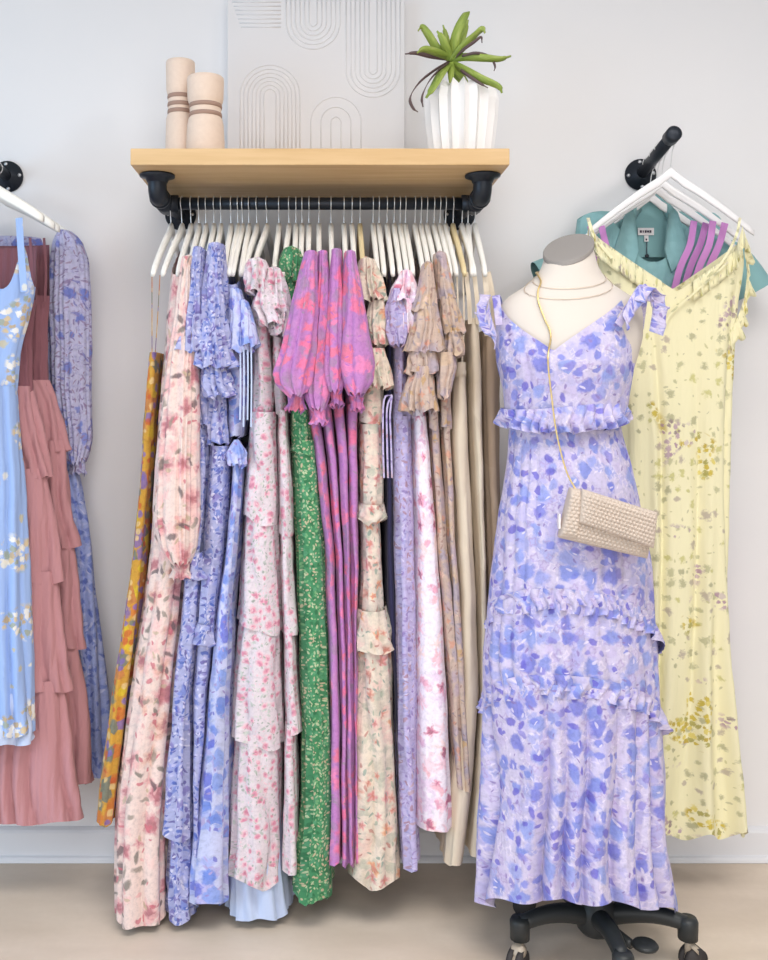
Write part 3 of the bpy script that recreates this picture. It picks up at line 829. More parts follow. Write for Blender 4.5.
# rosebud tiered dresses
def buds(which):
    a = which == 0
    g = dress('tiered_dress', 'white dress of pink rosebuds with four flared tiers, front one of two alike' if a else 'white rosebud tiered dress half hidden behind its twin, beside the green dress', 'dress', 256 if a else 270, 'rosebud tiered dresses on the rail')
    if a:
        part(g, 'bodice', 'rosebud', [(300, 250, 270), (345, 252, 270), (380, 252, 274), (416, 250, 274)], rise=.09, rise_d=.2)
        part(g, 'skirt_tier', 'rosebud', [(412, 248, 275), (440, 247, 276), (524, 240, 277)], dn=.41, amp=(.003, .008), botf=lambda f: -.012 * np.sin(f) - .006 * np.sin(3 * f), wave=.045)
        part(g, 'skirt_tier', 'rosebud', [(505, 242, 278), (560, 240, 279), (633, 235, 281)], dn=.40, amp=(.003, .009), botf=lambda f: -.012 * np.sin(f) - .006 * np.sin(3 * f), wave=.045)
        part(g, 'skirt_tier', 'rosebud', [(620, 237, 280), (690, 231, 282), (748, 227, 284)], dn=.392, amp=(.003, .010), botf=lambda f: -.012 * np.sin(f) - .006 * np.sin(3 * f), wave=.045)
        part(g, 'skirt_tier', 'rosebud', [(735, 232, 281), (800, 228, 281), (888, 223, 281)], dn=.384, amp=(.003, .010), botf=lambda f: -.012 * np.sin(f) - .006 * np.sin(3 * f), wave=.045, hem=.01)
        part(g, 'lining', 'paleblue', [(700, 238, 272), (830, 226, 282), (922, 223, 290)], dn=.36, df=.06, amp=(.003, .012), wave=.03, hem=.008, label='pale blue lining hanging below the hem')
        part(g, 'shoulder_ruffle', 'rosebud', [(258, 248, 264), (275, 243, 270), (292, 246, 272)], dn=.43, df=.34, amp=(.004, .013), wave=.028, e=.9, cap=.01)
        part(g, 'shoulder_ruffle', 'rosebud', [(288, 256, 274), (308, 250, 278), (325, 256, 284)], dn=.425, df=.34, amp=(.004, .013), wave=.026, e=.9)
    else:
        part(g, 'bodice', 'rosebud', [(292, 270, 282), (345, 272, 284), (416, 275, 287)], rise=.09, rise_d=.2)
        part(g, 'skirt_tier', 'rosebud', [(410, 277, 287), (470, 277, 291), (537, 278, 294)], amp=(.002, .006), dn=.39)
        part(g, 'skirt_tier', 'rosebud', [(525, 279, 291), (580, 280, 294), (638, 282, 298)], amp=(.002, .006), dn=.388)
        part(g, 'skirt_tier', 'rosebud', [(625, 282, 294), (690, 284, 298), (737, 285, 302)], amp=(.002, .006), dn=.385)
        part(g, 'skirt_tier', 'rosebud', [(725, 284, 296), (800, 283, 297), (878, 282, 298)], amp=(.002, .006), dn=.38)
        part(g, 'shoulder_ruffle', 'rosebud', [(268, 264, 282), (292, 262, 288), (312, 266, 292)], dn=.415, df=.34, amp=(.004, .013), wave=.026, e=.9, cap=.01)
        part(g, 'shoulder_ruffle', 'rosebud', [(305, 274, 290), (325, 270, 292), (335, 272, 290)], dn=.41, df=.34, amp=(.004, .011), wave=.024, e=.9)
buds(0); buds(1)

# green ditsy dress
g = dress('maxi_dress', 'emerald green ditsy floral maxi dress between the rosebud and violet dresses', 'dress', 284, G_R)
part(g, 'bodice', 'green', [(276, 280, 302), (330, 284, 303), (395, 289, 311), (448, 291, 317)], rise=.10, rise_d=.2)
part(g, 'skirt', 'green', [(440, 291, 318), (455, 290, 320), (550, 295, 327), (700, 301, 332), (800, 302, 334), (880, 294, 333), (905, 292, 333)], amp=(.003, .009), wave=.045, nz=60, hem=.014)
part(g, 'shoulder_ruffle', 'green', [(247, 284, 299), (262, 279, 303), (280, 281, 302)], dn=.40, df=.32, amp=(.003, .010), wave=.026, e=.9, cap=.01, nz=14)
part(g, 'waist_ruffle', 'green', [(440, 291, 317), (454, 288, 320)], dn=.394, amp=(.001, .005), wave=.016, nz=6)

# violet and coral puff sleeve dresses (four)
FU = [
    ('violet and coral puff sleeve dress, leftmost of four alike, beside the green dress', 300,
     [(250, 304, 317), (300, 292, 318), (350, 280, 315), (374, 273, 312), (386, 276, 309), (396, 287, 304)],
     [(404, 305, 319), (450, 313, 325), (550, 325, 334), (700, 331, 340), (800, 330, 341), (868, 327, 342)]),
    ('violet and coral puff sleeve dress, second from left of four alike', 322,
     [(250, 318, 327), (300, 315, 332), (350, 310, 333), (384, 305, 332), (398, 306, 330), (410, 311, 325)],
     [(404, 320, 332), (450, 326, 337), (550, 335, 343), (700, 341, 348), (868, 343, 350)]),
    ('violet and coral puff sleeve dress, third from left of four alike', 335,
     [(248, 332, 342), (300, 328, 345), (340, 326, 347), (366, 324, 348), (380, 326, 346), (392, 330, 342)],
     [(404, 333, 345), (450, 338, 348), (550, 344, 350), (700, 348, 354), (868, 350, 354)]),
    ('violet and coral puff sleeve dress, rightmost of four alike, beside the cream sage dress', 350,
     [(250, 345, 356), (300, 343, 364), (340, 341, 371), (364, 340, 375), (382, 343, 373), (396, 350, 364)],
     [(404, 346, 359), (450, 348, 358), (550, 350, 359), (700, 354, 357), (868, 354, 358)]),
]
for i, (lb, px, sl, sk) in enumerate(FU):
    g = dress('puff_sleeve_dress', lb, 'dress', px, 'violet and coral dresses on the rail')
    part(g, 'bodice', 'fuchsia', [(275, px - 5, px + 5), (330, px - 6, px + 5), (406, sk[0][1], sk[0][2])], dn=.36, rise=.09, rise_d=.2, amp=(.001, .003))
    part(g, 'skirt', 'fuchsia', sk, dn=.385 - .006 * (i % 2), amp=(.002, .006), wave=.03, nz=50, hem=.01)
    part(g, 'sleeve', 'fuchsia', sl, dn=(.475, .440, .455, .480)[i], df=(.39, .385, .39, .39)[i], amp=(.001, .005), wave=.075, e=.9, nz=44, cap=.004, sharp=.9, fine=.12)
    q = sl[-1]
    part(g, 'cuff', 'fuchsia', [(q[0] - 4, q[1], q[2]), (q[0] + 8, q[1] + 2, q[2] - 1), (q[0] + 15, q[1] - 2 + i, q[2] + 1)], dn=.43, df=.388, amp=(.001, .005), wave=.014, e=1, nz=8)

# cream and sage ruffled dress
g = dress('ruffled_dress', 'cream, sage and orange floral dress with ruffled tiers on a pale wood hanger', 'dress', 362, G_R)
part(g, 'bodice', 'sage', [(285, 366, 382), (330, 368, 386), (390, 362, 384), (425, 360, 384)], rise=.09, rise_d=.2)
part(g, 'shoulder_ruffle', 'sage', [(258, 360, 374), (278, 357, 383), (300, 360, 387)], dn=.42, df=.34, amp=(.003, .010), wave=.03, e=.9, cap=.01)
part(g, 'sleeve', 'sage', [(300, 369, 386), (325, 365, 388), (345, 371, 388)], dn=.405, df=.34, amp=(.002, .008), wave=.03, e=.9, nz=14)
part(g, 'sleeve_ruffle', 'sage', [(348, 367, 386), (370, 362, 390), (388, 364, 394)], dn=.405, df=.34, amp=(.002, .009), wave=.03, e=.9, nz=14)
part(g, 'waist', 'sage', [(424, 360, 384), (470, 360, 385), (510, 361, 385)], amp=(.001, .005))
part(g, 'peplum', 'sage', [(505, 360, 386), (523, 354, 389)], dn=.405, amp=(.002, .009), wave=.028, nz=10, hem=.01)
part(g, 'skirt', 'sage', [(520, 361, 382), (570, 362, 383), (616, 360, 386)], amp=(.002, .006))
part(g, 'skirt_tier', 'sage', [(612, 357, 389), (635, 353, 394), (655, 351, 397)], dn=.40, amp=(.002, .009), wave=.045, nz=14)
part(g, 'skirt_tier', 'sage', [(648, 354, 394), (720, 354, 396), (800, 354, 399), (890, 352, 402)], amp=(.004, .013), wave=.055, nz=50, hem=.014)

# navy crepe dress with lavender ties
g = dress('slip_dress', 'narrow navy crepe dress mostly hidden between cream sage and lavender dresses', 'dress', 374, G_R)
part(g, 'body', 'navy', [(300, 388, 394), (340, 387, 394), (450, 386, 393), (600, 387, 396), (700, 396, 401), (800, 400, 403)], dn=.35, rise=.1, rise_d=.2, amp=(.001, .003))

# lavender paisley dress
g = dress('maxi_dress', 'lavender paisley maxi dress with loose ties, left of the white blossom dress', 'dress', 386, G_R)
part(g, 'bodice', 'lavpais', [(300, 394, 404), (360, 394, 408), (420, 393, 413)], rise=.09, rise_d=.2)
part(g, 'skirt', 'lavpais', [(416, 393, 413), (500, 394, 415), (600, 397, 417), (700, 399, 418), (800, 401, 419), (872, 403, 421)], amp=(.003, .008), wave=.035, nz=50)
part(g, 'sleeve', 'lavpais', [(288, 392, 402), (308, 386, 408), (330, 386, 411), (345, 392, 407)], dn=.42, df=.35, amp=(.002, .008), wave=.028, e=.9, nz=16, cap=.006)
straps('tie', [ribbon(curve_pts([P(392, 395, .40), P(384 + 3 * i, 400 + 8 * i, .405), P(383 + 4 * i, 440, .40), P(384 + 4 * i, 478, .395)], 12), .004, .0012, (1, 0, 0)) for i in range(3)], M['lavpais'], g)

# white and pink blossom dress
g = dress('maxi_dress', 'white maxi dress with large pink and magenta blossoms, right half of the rail', 'dress', 402, G_R)
part(g, 'bodice', 'whitepink', [(290, 404, 420), (350, 408, 420), (420, 412, 428)], rise=.09, rise_d=.2)
part(g, 'skirt', 'whitepink', [(416, 412, 429), (500, 414, 437), (600, 416, 445), (700, 417, 451), (833, 417, 457)], amp=(.001, .004), wave=.06, nz=40, hem=.008)
part(g, 'sleeve_ruffle', 'whitepink', [(270, 402, 412), (288, 394, 420), (302, 393, 424)], dn=.425, df=.34, amp=(.003, .012), wave=.026, e=.9, nz=14, cap=.01)
part(g, 'sleeve_ruffle', 'whitepink', [(298, 402, 416), (318, 398, 420), (335, 402, 420)], dn=.415, df=.34, amp=(.003, .010), wave=.026, e=.9, nz=14)

# taupe floral ruffle dresses (two)
g = dress('ruffled_dress', 'taupe floral dress with cascading ruffled sleeve, left of two alike', 'dress', 422, 'taupe floral dresses on the rail')
part(g, 'bodice', 'brown', [(285, 424, 436), (350, 426, 438), (430, 430, 441)], rise=.09, rise_d=.2)
part(g, 'skirt', 'brown', [(426, 430, 441), (550, 438, 449), (700, 452, 462), (790, 458, 466)], amp=(.002, .006), dn=.375)
part(g, 'sleeve', 'brown', [(262, 424, 434), (290, 418, 438), (312, 413, 440)], dn=.45, df=.36, amp=(.001, .005), wave=.035, e=.9, nz=16, cap=.01)
part(g, 'sleeve_ruffle', 'brown', [(306, 418, 440), (330, 413, 443), (352, 408, 446)], dn=.455, df=.36, amp=(.002, .010), wave=.03, e=.9, nz=16)
part(g, 'sleeve_ruffle', 'brown', [(346, 412, 438), (362, 409, 440), (374, 407, 442)], dn=.445, df=.36, amp=(.002, .009), wave=.03, e=.9, nz=14)
part(g, 'sleeve_ruffle', 'brown', [(366, 414, 432), (385, 408, 436), (412, 402, 440)], dn=.45, df=.36, amp=(.002, .010), wave=.034, e=.9, nz=16)
g = dress('ruffled_dress', 'taupe floral dress with ruffled sleeve next to the cream trousers, right of two alike', 'dress', 438, 'taupe floral dresses on the rail')
part(g, 'bodice', 'brown', [(275, 438, 452), (350, 440, 452), (430, 442, 452)], rise=.09, rise_d=.2)
part(g, 'skirt', 'brown', [(426, 442, 452), (550, 449, 457), (700, 461, 468), (795, 466, 472)], amp=(.002, .006), dn=.375)
part(g, 'sleeve', 'brown', [(252, 436, 448), (275, 438, 452), (300, 440, 456)], dn=.44, df=.36, amp=(.001, .006), wave=.03, e=.9, nz=16, cap=.01)
part(g, 'sleeve_ruffle', 'brown', [(296, 441, 456), (318, 442, 462), (334, 446, 464)], dn=.44, df=.36, amp=(.002, .010), wave=.028, e=.9, nz=16)
part(g, 'sleeve_ruffle', 'brown', [(330, 447, 462), (345, 446, 466), (356, 446, 465)], dn=.435, df=.36, amp=(.002, .009), wave=.026, e=.9, nz=14)
part(g, 'sleeve_ruffle', 'brown', [(352, 438, 456), (366, 438, 458), (398, 440, 450)], dn=.44, df=.37, amp=(.002, .008), wave=.03, e=.9, nz=16)

# cream trousers and tan jumpsuits
g = dress('trousers', 'cream twill high waist trousers hanging between taupe floral dress and tan jumpsuit', 'trousers', 448, G_R)
part(g, 'legs', 'cream', [(372, 455, 468), (430, 452, 470), (520, 457, 474), (600, 461, 478), (700, 462, 481), (800, 450, 474), (868, 445, 464)], dn=.37, df=.08, amp=(.002, .005), wave=.05, nz=40)
part(g, 'waistband', 'cream', [(362, 454, 469), (376, 453, 470)], dn=.376, df=.075, amp=(.0005, .001), nz=6)
straps('hanging_loop', [ribbon(curve_pts([P(a, 275, .37), P(a + 1, 320, .365), P(a - 1, 366, .36)], 8), .004, .001, (1, 0, 0)) for a in (457, 463)], M['cream'], g)
g = dress('jumpsuit', 'cream linen jumpsuit with wide straps left of the tan jumpsuit', 'jumpsuit', 462, G_R)
part(g, 'body', 'cream', [(318, 470, 480), (350, 470, 483), (430, 472, 484), (520, 476, 486), (600, 480, 488), (700, 482, 490), (800, 476, 488), (858, 470, 486)], dn=.36, df=.08, amp=(.002, .005), nz=40)
straps('strap', [ribbon(curve_pts([P(a, 272, .37), P(a + 3, 300, .372), P(a + 4, 324, .362)], 8), .010, .0015, (1, 0, 0)) for a in (466, 474)], M['cream'], g)
g = dress('jumpsuit', 'tan twill jumpsuit at the right end of the rail behind the dress form', 'jumpsuit', 474, G_R)
part(g, 'body', 'tan', [(330, 484, 496), (360, 483, 504), (430, 484, 502), (520, 487, 503), (600, 489, 506), (700, 490, 508), (860, 487, 508)], dn=.33, df=.06, amp=(.002, .006), nz=40)
straps('strap', [ribbon(curve_pts([P(484, 268, .375), P(487, 300, .372), P(487, 336, .335)], 8), .012, .0015, (1, 0, 0)), ribbon(curve_pts([P(488, 272, .36), P(493, 300, .355), P(494, 338, .325)], 8), .012, .0015, (1, 0, 0))], M['cream'], g)

# ------------------------------------------------------------------ left wall arm with its garments
AX = X(8, 0)
AZ = Z(177, 0)
def wall_arm(label, x, z, ln, rise):
    a = thing('garment_arm', label, 'rail', (x, 0, z))
    mesh('wall_flange', lathe([(.042, .0005), (.042, .007), (.024, .011), (.021, .022)], (x, 0, z), 28, 'y'), M['iron'], a)
    mesh('bolt', [lathe([(.0055, .006), (.0055, .009), (.002, .011)], (x + .033 * math.cos(q), 0, z + .033 * math.sin(q)), 10, 'y') for q in (.1, 1.67, 3.24, 4.81)], M['bolt'], a)
    mesh('rod', pipe([(x, -.004, z), (x, -ln, z + rise)], .0155, 18), M['iron'], a)
    mesh('end_cap', pipe([(x, -ln + .028, z + rise * (1 - .028 / ln)), (x, -ln - .002, z + rise), (x, -ln - .007, z + rise)], [.0195, .0195, .015], 18), M['iron'], a)
    return a
wall_arm('black pipe arm and round flange on the wall at the left edge', AX, AZ, .36, .0)
gl, glh = hanger_geo(.195, .105, .022, .036)
gL = [local_mesh('hanger_body_left', gl, M['hanger']), local_mesh('hanger_hook_left', glh, M['steel'])]
lab = ['white hanger carrying the blue iris dress at left', 'white hanger carrying the back dusty pink dress at left', 'white hanger carrying the front dusty pink dress at left', 'white hanger carrying the sky blue dress at left edge']
for d, lb, yaw in zip((.10, .19, .26, .33), lab, (4, -5, 3, -4)):
    o = thing('clothes_hanger', lb, 'hanger', (AX, -d, AZ), 'hangers on the left wall arm')
    for nm, me in zip(('hanger_body', 'hook'), gL):
        q = bpy.data.objects.new(nm, me); COL.objects.link(q); q.parent = o
    o.rotation_euler.z = math.radians(90 + yaw)
def cl(d): return CX + AX * S(d)
def face_rows(rows, d, th):          # (py, right px) mirrored about the arm
    c = cl(d)
    return [(r[0], 2 * c - r[1], r[1], d + (r[2] if len(r) > 2 else th), d - (r[2] if len(r) > 2 else th)) for r in rows]
G_L = 'dresses on the left wall arm'
g = thing('long_sleeve_dress', 'blue iris print dress with long puffed sleeve, nearest the wall at left', 'dress', (AX, -.1, 1.6), G_L)
part(g, 'bodice', 'iris', face_rows([(238, 40), (262, 52), (330, 52), (420, 50), (470, 58)], .10, .035), ref='c', amp=(.002, .005), seg=140, e=.8)
part(g, 'skirt', 'irisdark', face_rows([(462, 76), (520, 90), (600, 97), (680, 105), (750, 110), (776, 112)], .10, .04), ref='c', amp=(.004, .012), seg=220, e=.8, wave=.045)
part(g, 'sleeve', 'iris', [(232, 60, 72), (240, 54, 82), (260, 50, 88), (300, 48, 91), (400, 54, 91), (440, 60, 92), (456, 66, 88), (463, 70, 84)], dn=.15, df=.075, ref='c', amp=(.002, .006), wave=.03, e=.95, cap=.006, nz=44)
part(g, 'cuff', 'iris', [(460, 69, 85), (468, 70, 84), (474, 67, 87)], dn=.13, df=.095, ref='c', amp=(.001, .003), wave=.012, e=1, nz=8)
def pink(d, label, rows):
    g = thing('tiered_dress', label, 'dress', (AX, -d, 1.6), 'dusty pink tiered dresses at left')
    c = cl(d)
    top = rows[0]
    part(g, 'bodice', 'mauve', face_rows(top, d, .03), ref='c', amp=(.002, .003), seg=160, e=.85, wave=.014, sharp=1, topf=lambda f: .13 * np.clip((np.abs(f) - 1.62) / .12, 0, 1))
    for i, r in enumerate(rows[1:]):
        part(g, 'skirt_tier', 'dusty', face_rows(r, d, .034 + .004 * i), ref='c', amp=(.003, .010), seg=220, e=.85, wave=.05, hem=.006)
    x0 = top[0][1]
    straps('strap', [ribbon(curve_pts([P(x0 - 6, 238, d + .012), P(x0 - 4, 270, d + .028), P(x0 - 5, top[0][0] + 6, d + .03)], 8), .006, .0015, (1, 0, 0)),
                   ribbon(curve_pts([P(2 * c - x0 + 6, 238, d + .012), P(2 * c - x0 + 4, 270, d + .028), P(2 * c - x0 + 5, top[0][0] + 6, d + .03)], 8), .006, .0015, (1, 0, 0))], M['mauve'], g)
    return g
pink(.19, 'dusty pink tiered dress behind another like it, before the blue iris dress', [
    [(296, 50), (330, 47), (386, 49)], [(380, 49), (420, 62), (452, 71)], [(440, 65), (500, 72), (547, 79)], [(535, 72), (590, 80), (648, 86)], [(636, 78), (700, 86), (782, 94)]])
pink(.26, 'dusty pink tiered dress right behind the sky blue dress at left edge', [
    [(300, 36), (340, 32), (392, 32)], [(386, 32), (430, 42), (478, 52)], [(468, 44), (520, 56), (582, 65)], [(570, 56), (630, 64), (690, 72)], [(678, 62), (740, 72), (818, 81)]])
g = thing('sundress', 'sky blue dress with yellow and cream flower bunches at the left edge', 'dress', (AX, -.33, 1.6), G_L)
part(g, 'bodice', 'sky', face_rows([(287, 35), (300, 33), (354, 20), (392, 16)], .33, .04), ref='c', amp=(.001, .003), seg=140, e=.85,
     topf=lambda f: .095 * np.exp(-((np.abs(f) - 1.05) / .22) ** 2) - .03 * np.exp(-(f / .6) ** 2))
part(g, 'skirt', 'sky', face_rows([(386, 17), (480, 25), (580, 30), (660, 33), (732, 36)], .33, .05), ref='c', amp=(.003, .010), seg=220, e=.85, wave=.06, nz=50)
part(g, 'lining', 'paleblue', face_rows([(690, 30), (742, 34)], .33, .042), ref='c', amp=(.004, .010), seg=200, e=.85, wave=.05, nz=10)
straps('strap', [ribbon(curve_pts([P(a, 218, .335), P(a + 2 * sg, 250, .36), P(a + 5 * sg, 292, .37)], 8), .016, .0015, (1, 0, 0)) for a, sg in ((19, 1), (2 * cl(.33) - 19, -1))], M['sky'], g)

# ------------------------------------------------------------------ right wall arm with its garments
BX = X(640, 0); BZ = Z(175, 0); BR = .043; BL = .25
wall_arm('black pipe arm with round flange on the wall at upper right', BX, BZ, BL, BR)
def bz(d): return BZ + BR * d / BL
gr, grh = hanger_geo(.205, .140, .010, .026, 28, -.084)
gR = [local_mesh('hanger_body_right', gr, M['clear']), local_mesh('hanger_hook_right', grh, M['steel'])]
lab = ['white hanger carrying the teal shirt, nearest the wall', 'white hanger carrying the back orchid dress on right arm', 'white hanger carrying the front orchid dress on right arm', 'frontmost white hanger on the right arm carrying the pale yellow dress']
for d, lb, yaw in zip((.075, .125, .165, .228), lab, (0, 1, -1, 0)):
    o = thing('clothes_hanger', lb, 'hanger', (BX, -d, bz(d)), 'hangers on the right wall arm')
    for nm, me in zip(('hanger_body', 'hook'), gR):
        q = bpy.data.objects.new(nm, me); COL.objects.link(q); q.parent = o
    o.rotation_euler.z = math.radians(90 + yaw)
# teal shirt
g = thing('shirt', 'teal short sleeved shirt with open collar behind the pale yellow dress', 'shirt', (BX, -.07, 1.5))
c = CX + BX * S(.07)
def side_rows(rows, d, th, c): return [(r[0], c - r[1], c + r[1], d + th, d - th) for r in rows]
part(g, 'body', 'teal', side_rows([(222, 72), (250, 76), (300, 66), (400, 62), (520, 62)], .07, .035, c), ref='c', amp=(.001, .006), seg=160, e=.8,
     topf=lambda f: .035 * np.exp(-((np.abs(f) - 2.6) / .7) ** 2) + .02 * np.exp(-((np.abs(f) - .9) / .35) ** 2) - .11 * np.exp(-(f / .32) ** 2))
for sg in (-1, 1):
    cc = c + 8 * (sg < 0)
    pts = curve_pts([P(cc + sg * 58, 246, .07), P(cc + sg * 84, 260, .075), P(cc + sg * (104 if sg > 0 else 120), 292 if sg > 0 else 275, .08)], 14)
    mesh('sleeve', tube_ := pipe(pts, [.032 + (.024 if sg > 0 else .004) * i / len(pts) for i in range(len(pts))], 22, cap=False), M['teal'], g)
col = []
for sg in (-1, 1):
    V = [P(c + 3 + sg * 18, 204, .085), P(c + 3 + sg * 26, 212, .10), P(c + 3 + sg * 38, 252, .112), P(c + 3 + sg * 20, 272, .115), P(c + 3 + sg * 13, 250, .112)]
    V2 = [v + Vector((0, .006, 0)) for v in V]
    n = 5
    Fc = [tuple(range(n)), tuple(range(2 * n - 1, n - 1, -1))] + [(i, (i + 1) % n, n + (i + 1) % n, n + i) for i in range(n)]
    col.append((V + V2, Fc))
col.append(ribbon(curve_pts([P(c - 15, 214, .09), P(c - 8, 203, .06), P(c + 3, 200, .05), P(c + 14, 203, .06), P(c + 21, 214, .09)], 16), .035, .003, (0, 0, 1)))
mesh('collar', col, M['teal'], g)
mesh('inner_yoke', box(P(c + 2, 227, .058), (.105, .004, .16)), M['teal'], g, False)
lb_ = mesh('label_tag', [box(P(c - 3, 231.5, .064), (.042, .002, .019)), box(P(c - 2.5, 238.5, .0642), (.011, .0018, .016))], M['tagwhite'], g, False, label='small white woven neck label')
mesh('label_print', [box(P(c - 8 + 2.4 * i, 231.5, .0658), (.0048 if i != 1 else .003, .0012, .0055 if i % 2 else .0065)) for i in range(5)] + [box(P(c - 2.5, 239.5, .0656), (.004, .001, .005))], M['ink'], lb_, False)
mesh('button', lathe([(.005, 0), (.005, .003), (.003, .0035)], P(c - 2, 256, .064), 14, 'y'), M['button'], g)
mesh('hanging_thread', pipe([P(c - 2, 242, .066), P(c - 2, 254, .066)], .0012, 6), M['ink'], g)
# orchid dresses: mostly their straps show
for d, pxs, lb in ((.125, (694, 704), 'orchid purple strappy dress behind the yellow dress, left straps of the two'), (.165, (713, 723), 'orchid purple strappy dress behind the yellow dress, right straps of the two')):
    g = thing('slip_dress', lb, 'dress', (BX, -d, 1.5), 'orchid dresses on the right arm')
    c = CX + BX * S(d)
    part(g, 'body', 'orchid', side_rows([(296, 46), (340, 50), (420, 46), (560, 50), (700, 52)], d, .016, c), ref='c', amp=(.001, .004), seg=120, e=.85)
    st = []
    for k, p in enumerate(pxs):
        st.append(ribbon(curve_pts([P(p + 2 * k, 221 + 2 * k, d + .016), P(p - 4, 245, d + .02), P(p - 14, 268, d + .02), P(p - 22, 300, d + .018)], 12), .017, .002, (1, 0, 0)))
    st.append(ribbon(curve_pts([P(2 * c - 722, 226, d + .014), P(2 * c - 716, 250, d + .02), P(2 * c - 700, 300, d + .018)], 12), .016, .002, (1, 0, 0)))
    straps('strap', st, M['orchid'], g)
# pale yellow dress
g = thing('maxi_dress', 'pale yellow floral maxi dress with ruffled V neck on the right wall arm', 'dress', (BX, -.225, 1.5))
YD = .225
c = CX + BX * S(YD)
YR = Prof(side_rows([(244, 74, ), (262, 74), (300, 66), (340, 62), (380, 58), (450, 55), (550, 56), (650, 60), (750, 70), (832, 80)], YD, .038, c), ref='c')
for r_ in (YR,): r_.cx = r_.cx + np.interp(r_.z, [0.2, 1.2, 1.6], [0.006, 0.010, -0.0])
def vneck(depth, width):
    return lambda f: -depth * np.clip(1 - np.abs(np.sin(f)) / width, 0, 1) * (np.abs(f) < np.pi / 2) - depth * .95 * np.clip(1 - np.abs(np.sin(f)) / width, 0, 1) * (np.abs(f) >= np.pi / 2) - .06 * np.clip((np.abs(np.sin(f)) - .93) / .07, 0, 1)
mesh('gown', tube(YR, wave=.12, amp=(.001, .014), e=.85, seg=300, nz=90, hem=.012, seed=71, topf=vneck(.12, .92), sharp=1.4, fine=.03), M['yellow'], g)
def along(pr, f, z, grow=0.0, e=.85):
    cx, a, dc, b = pr.at(z)
    x = cx + (a + grow) * sp(math.sin(f), e); d = dc + (b + grow) * sp(math.cos(f), e)
    return Vector((float(x), float(-d), z))
def frill(pts, w, n, amp, seedv, out=(0, -1, 0), down=(0, 0, -1)):
    """wavy double sided frill hanging from a line"""
    pts = curve_pts(pts, n)
    rn = random.Random(seedv)
    V, Fc, UV = [], [], []
    m_ = len(pts)
    R = 5
    amp0 = amp
    for i, p in enumerate(pts):
        phs = i * .42 + rn.random() * .25
        amp = amp0 * (.65 + .35 * math.sin(i * .17 + seedv))
        phs += 1.3 * math.sin(i * .09 + seedv)
        for j in range(R + 1):
            t = j / R
            o = Vector(out) * (.004 + amp * t * (.5 + .5 * math.sin(phs))) + Vector(down) * w * t
            tang = (pts[min(i + 1, m_ - 1)] - pts[max(i - 1, 0)]).normalized()
            o += tang * amp * .6 * t * math.cos(phs)
            V.append(p + o)
    for i in range(m_ - 1):
        for j in range(R):
            q = (i * (R + 1) + j, (i + 1) * (R + 1) + j, (i + 1) * (R + 1) + j + 1, i * (R + 1) + j + 1)
            Fc.append(q)
            UV += [(k // (R + 1) * .006 + seedv, (k % (R + 1)) / R * w) for k in q]
    return (V, Fc, UV)
def solid(o, t=.0012):
    m = o.modifiers.new('solid', 'SOLIDIFY'); m.thickness = t; m.offset = 0
    return o
vz = YR.zt
vpts = [along(YR, f, vz - .12 * max(0, 1 - abs(math.sin(f)) / .92) + .001) for f in np.linspace(-1.2, 1.2, 15)]
solid(mesh('neck_ruffle', frill([P(590, 222, .245), P(596, 236, .262)] + vpts[2:7], .050, 120, .018, 5) , M['yellow'], g))
solid(mesh('neck_ruffle', frill([P(742, 226, .25), P(738, 240, .262)] + vpts[8:13][::-1], .050, 120, .018, 9), M['yellow'], g))
solid(mesh('armhole_ruffle', frill([P(742, 228, .24), P(746, 260, .24), P(742, 300, .235), P(728, 335, .235)], .050, 110, .026, 12, out=(.55, -.8, 0)), M['yellow'], g))
solid(mesh('armhole_ruffle', frill([P(590, 222, .24), P(588, 260, .235), P(598, 300, .23), P(606, 330, .23)], .044, 100, .018, 13, out=(-.6, -.7, 0)), M['yellow'], g))
straps('strap', [ribbon(curve_pts([P(740, 218, .24), P(736, 236, .265), P(722, 262, .268), P(700, 285, .268)], 14), .006, .002, (1, 0, 0)), ribbon(curve_pts([P(588, 218, .24), P(594, 236, .265), P(612, 258, .268)], 14), .008, .002, (1, 0, 0)),
               ribbon(curve_pts([P(728, 262, .27), P(700, 288, .272), P(672, 312, .272), P(665, 326, .272)], 12), .005, .002, (1, 0, 0))], M['yellow'], g)

# ------------------------------------------------------------------ dress form
FD = .45
ROT = -.35                      # the form faces a little to the left
def frow(py, xl, xr, b): return (py, xl, xr, FD + b, FD - b)
form_rows = [frow(252, 545, 592, .052), frow(262, 543, 595, .053), (272, 540, 599, FD + .056, FD - .056), frow(284, 531, 609, .060), frow(292, 515, 624, .066), frow(300, 503, 637, .070), frow(312, 498, 643, .078),
             frow(340, 498, 641, .098), frow(365, 501, 634, .106), frow(400, 507, 620, .092), frow(430, 513, 613, .084), frow(470, 510, 622, .094), frow(530, 503, 634, .108), frow(600, 501, 640, .108), frow(640, 508, 634, .104)]
FP = Prof(form_rows, ref='c', smooth=5)
fcx = X(596, FD)
form = thing('dress_form', 'ivory headless dress form on black wheeled base wearing the blue floral dress', 'mannequin', (fcx, -FD, 0))
def body_tube(pr, seg=72, nz=70, grow=0.0):
    v, f, u = tube(pr, amp=(0, 0), seg=seg, nz=nz, e=1.0, grow=grow, hem=0, wave=.1)
    return v, f, u
bt = body_tube(FP)
V = list(map(tuple, bt[0])); n = 73
ff = list(bt[1]) + [tuple(range(n - 1)), tuple(range(len(V) - 2, len(V) - n - 1, -1))]
torso = mesh('torso', (V, ff), M['form_linen'], form)
cz = FP.zt
cxt, at_, dct, bt_ = [float(v) for v in FP.at(cz)]
capg = lathe([(.0545, -.004), (.056, -.002), (.056, .006), (.0545, .008)], (0, 0, 0), 40)
tilt = []
for p in capg[0]:
    x, y, z = p
    tilt.append((cxt + x, -dct + y, cz + .003 + z + .60 * y + .34 * x))
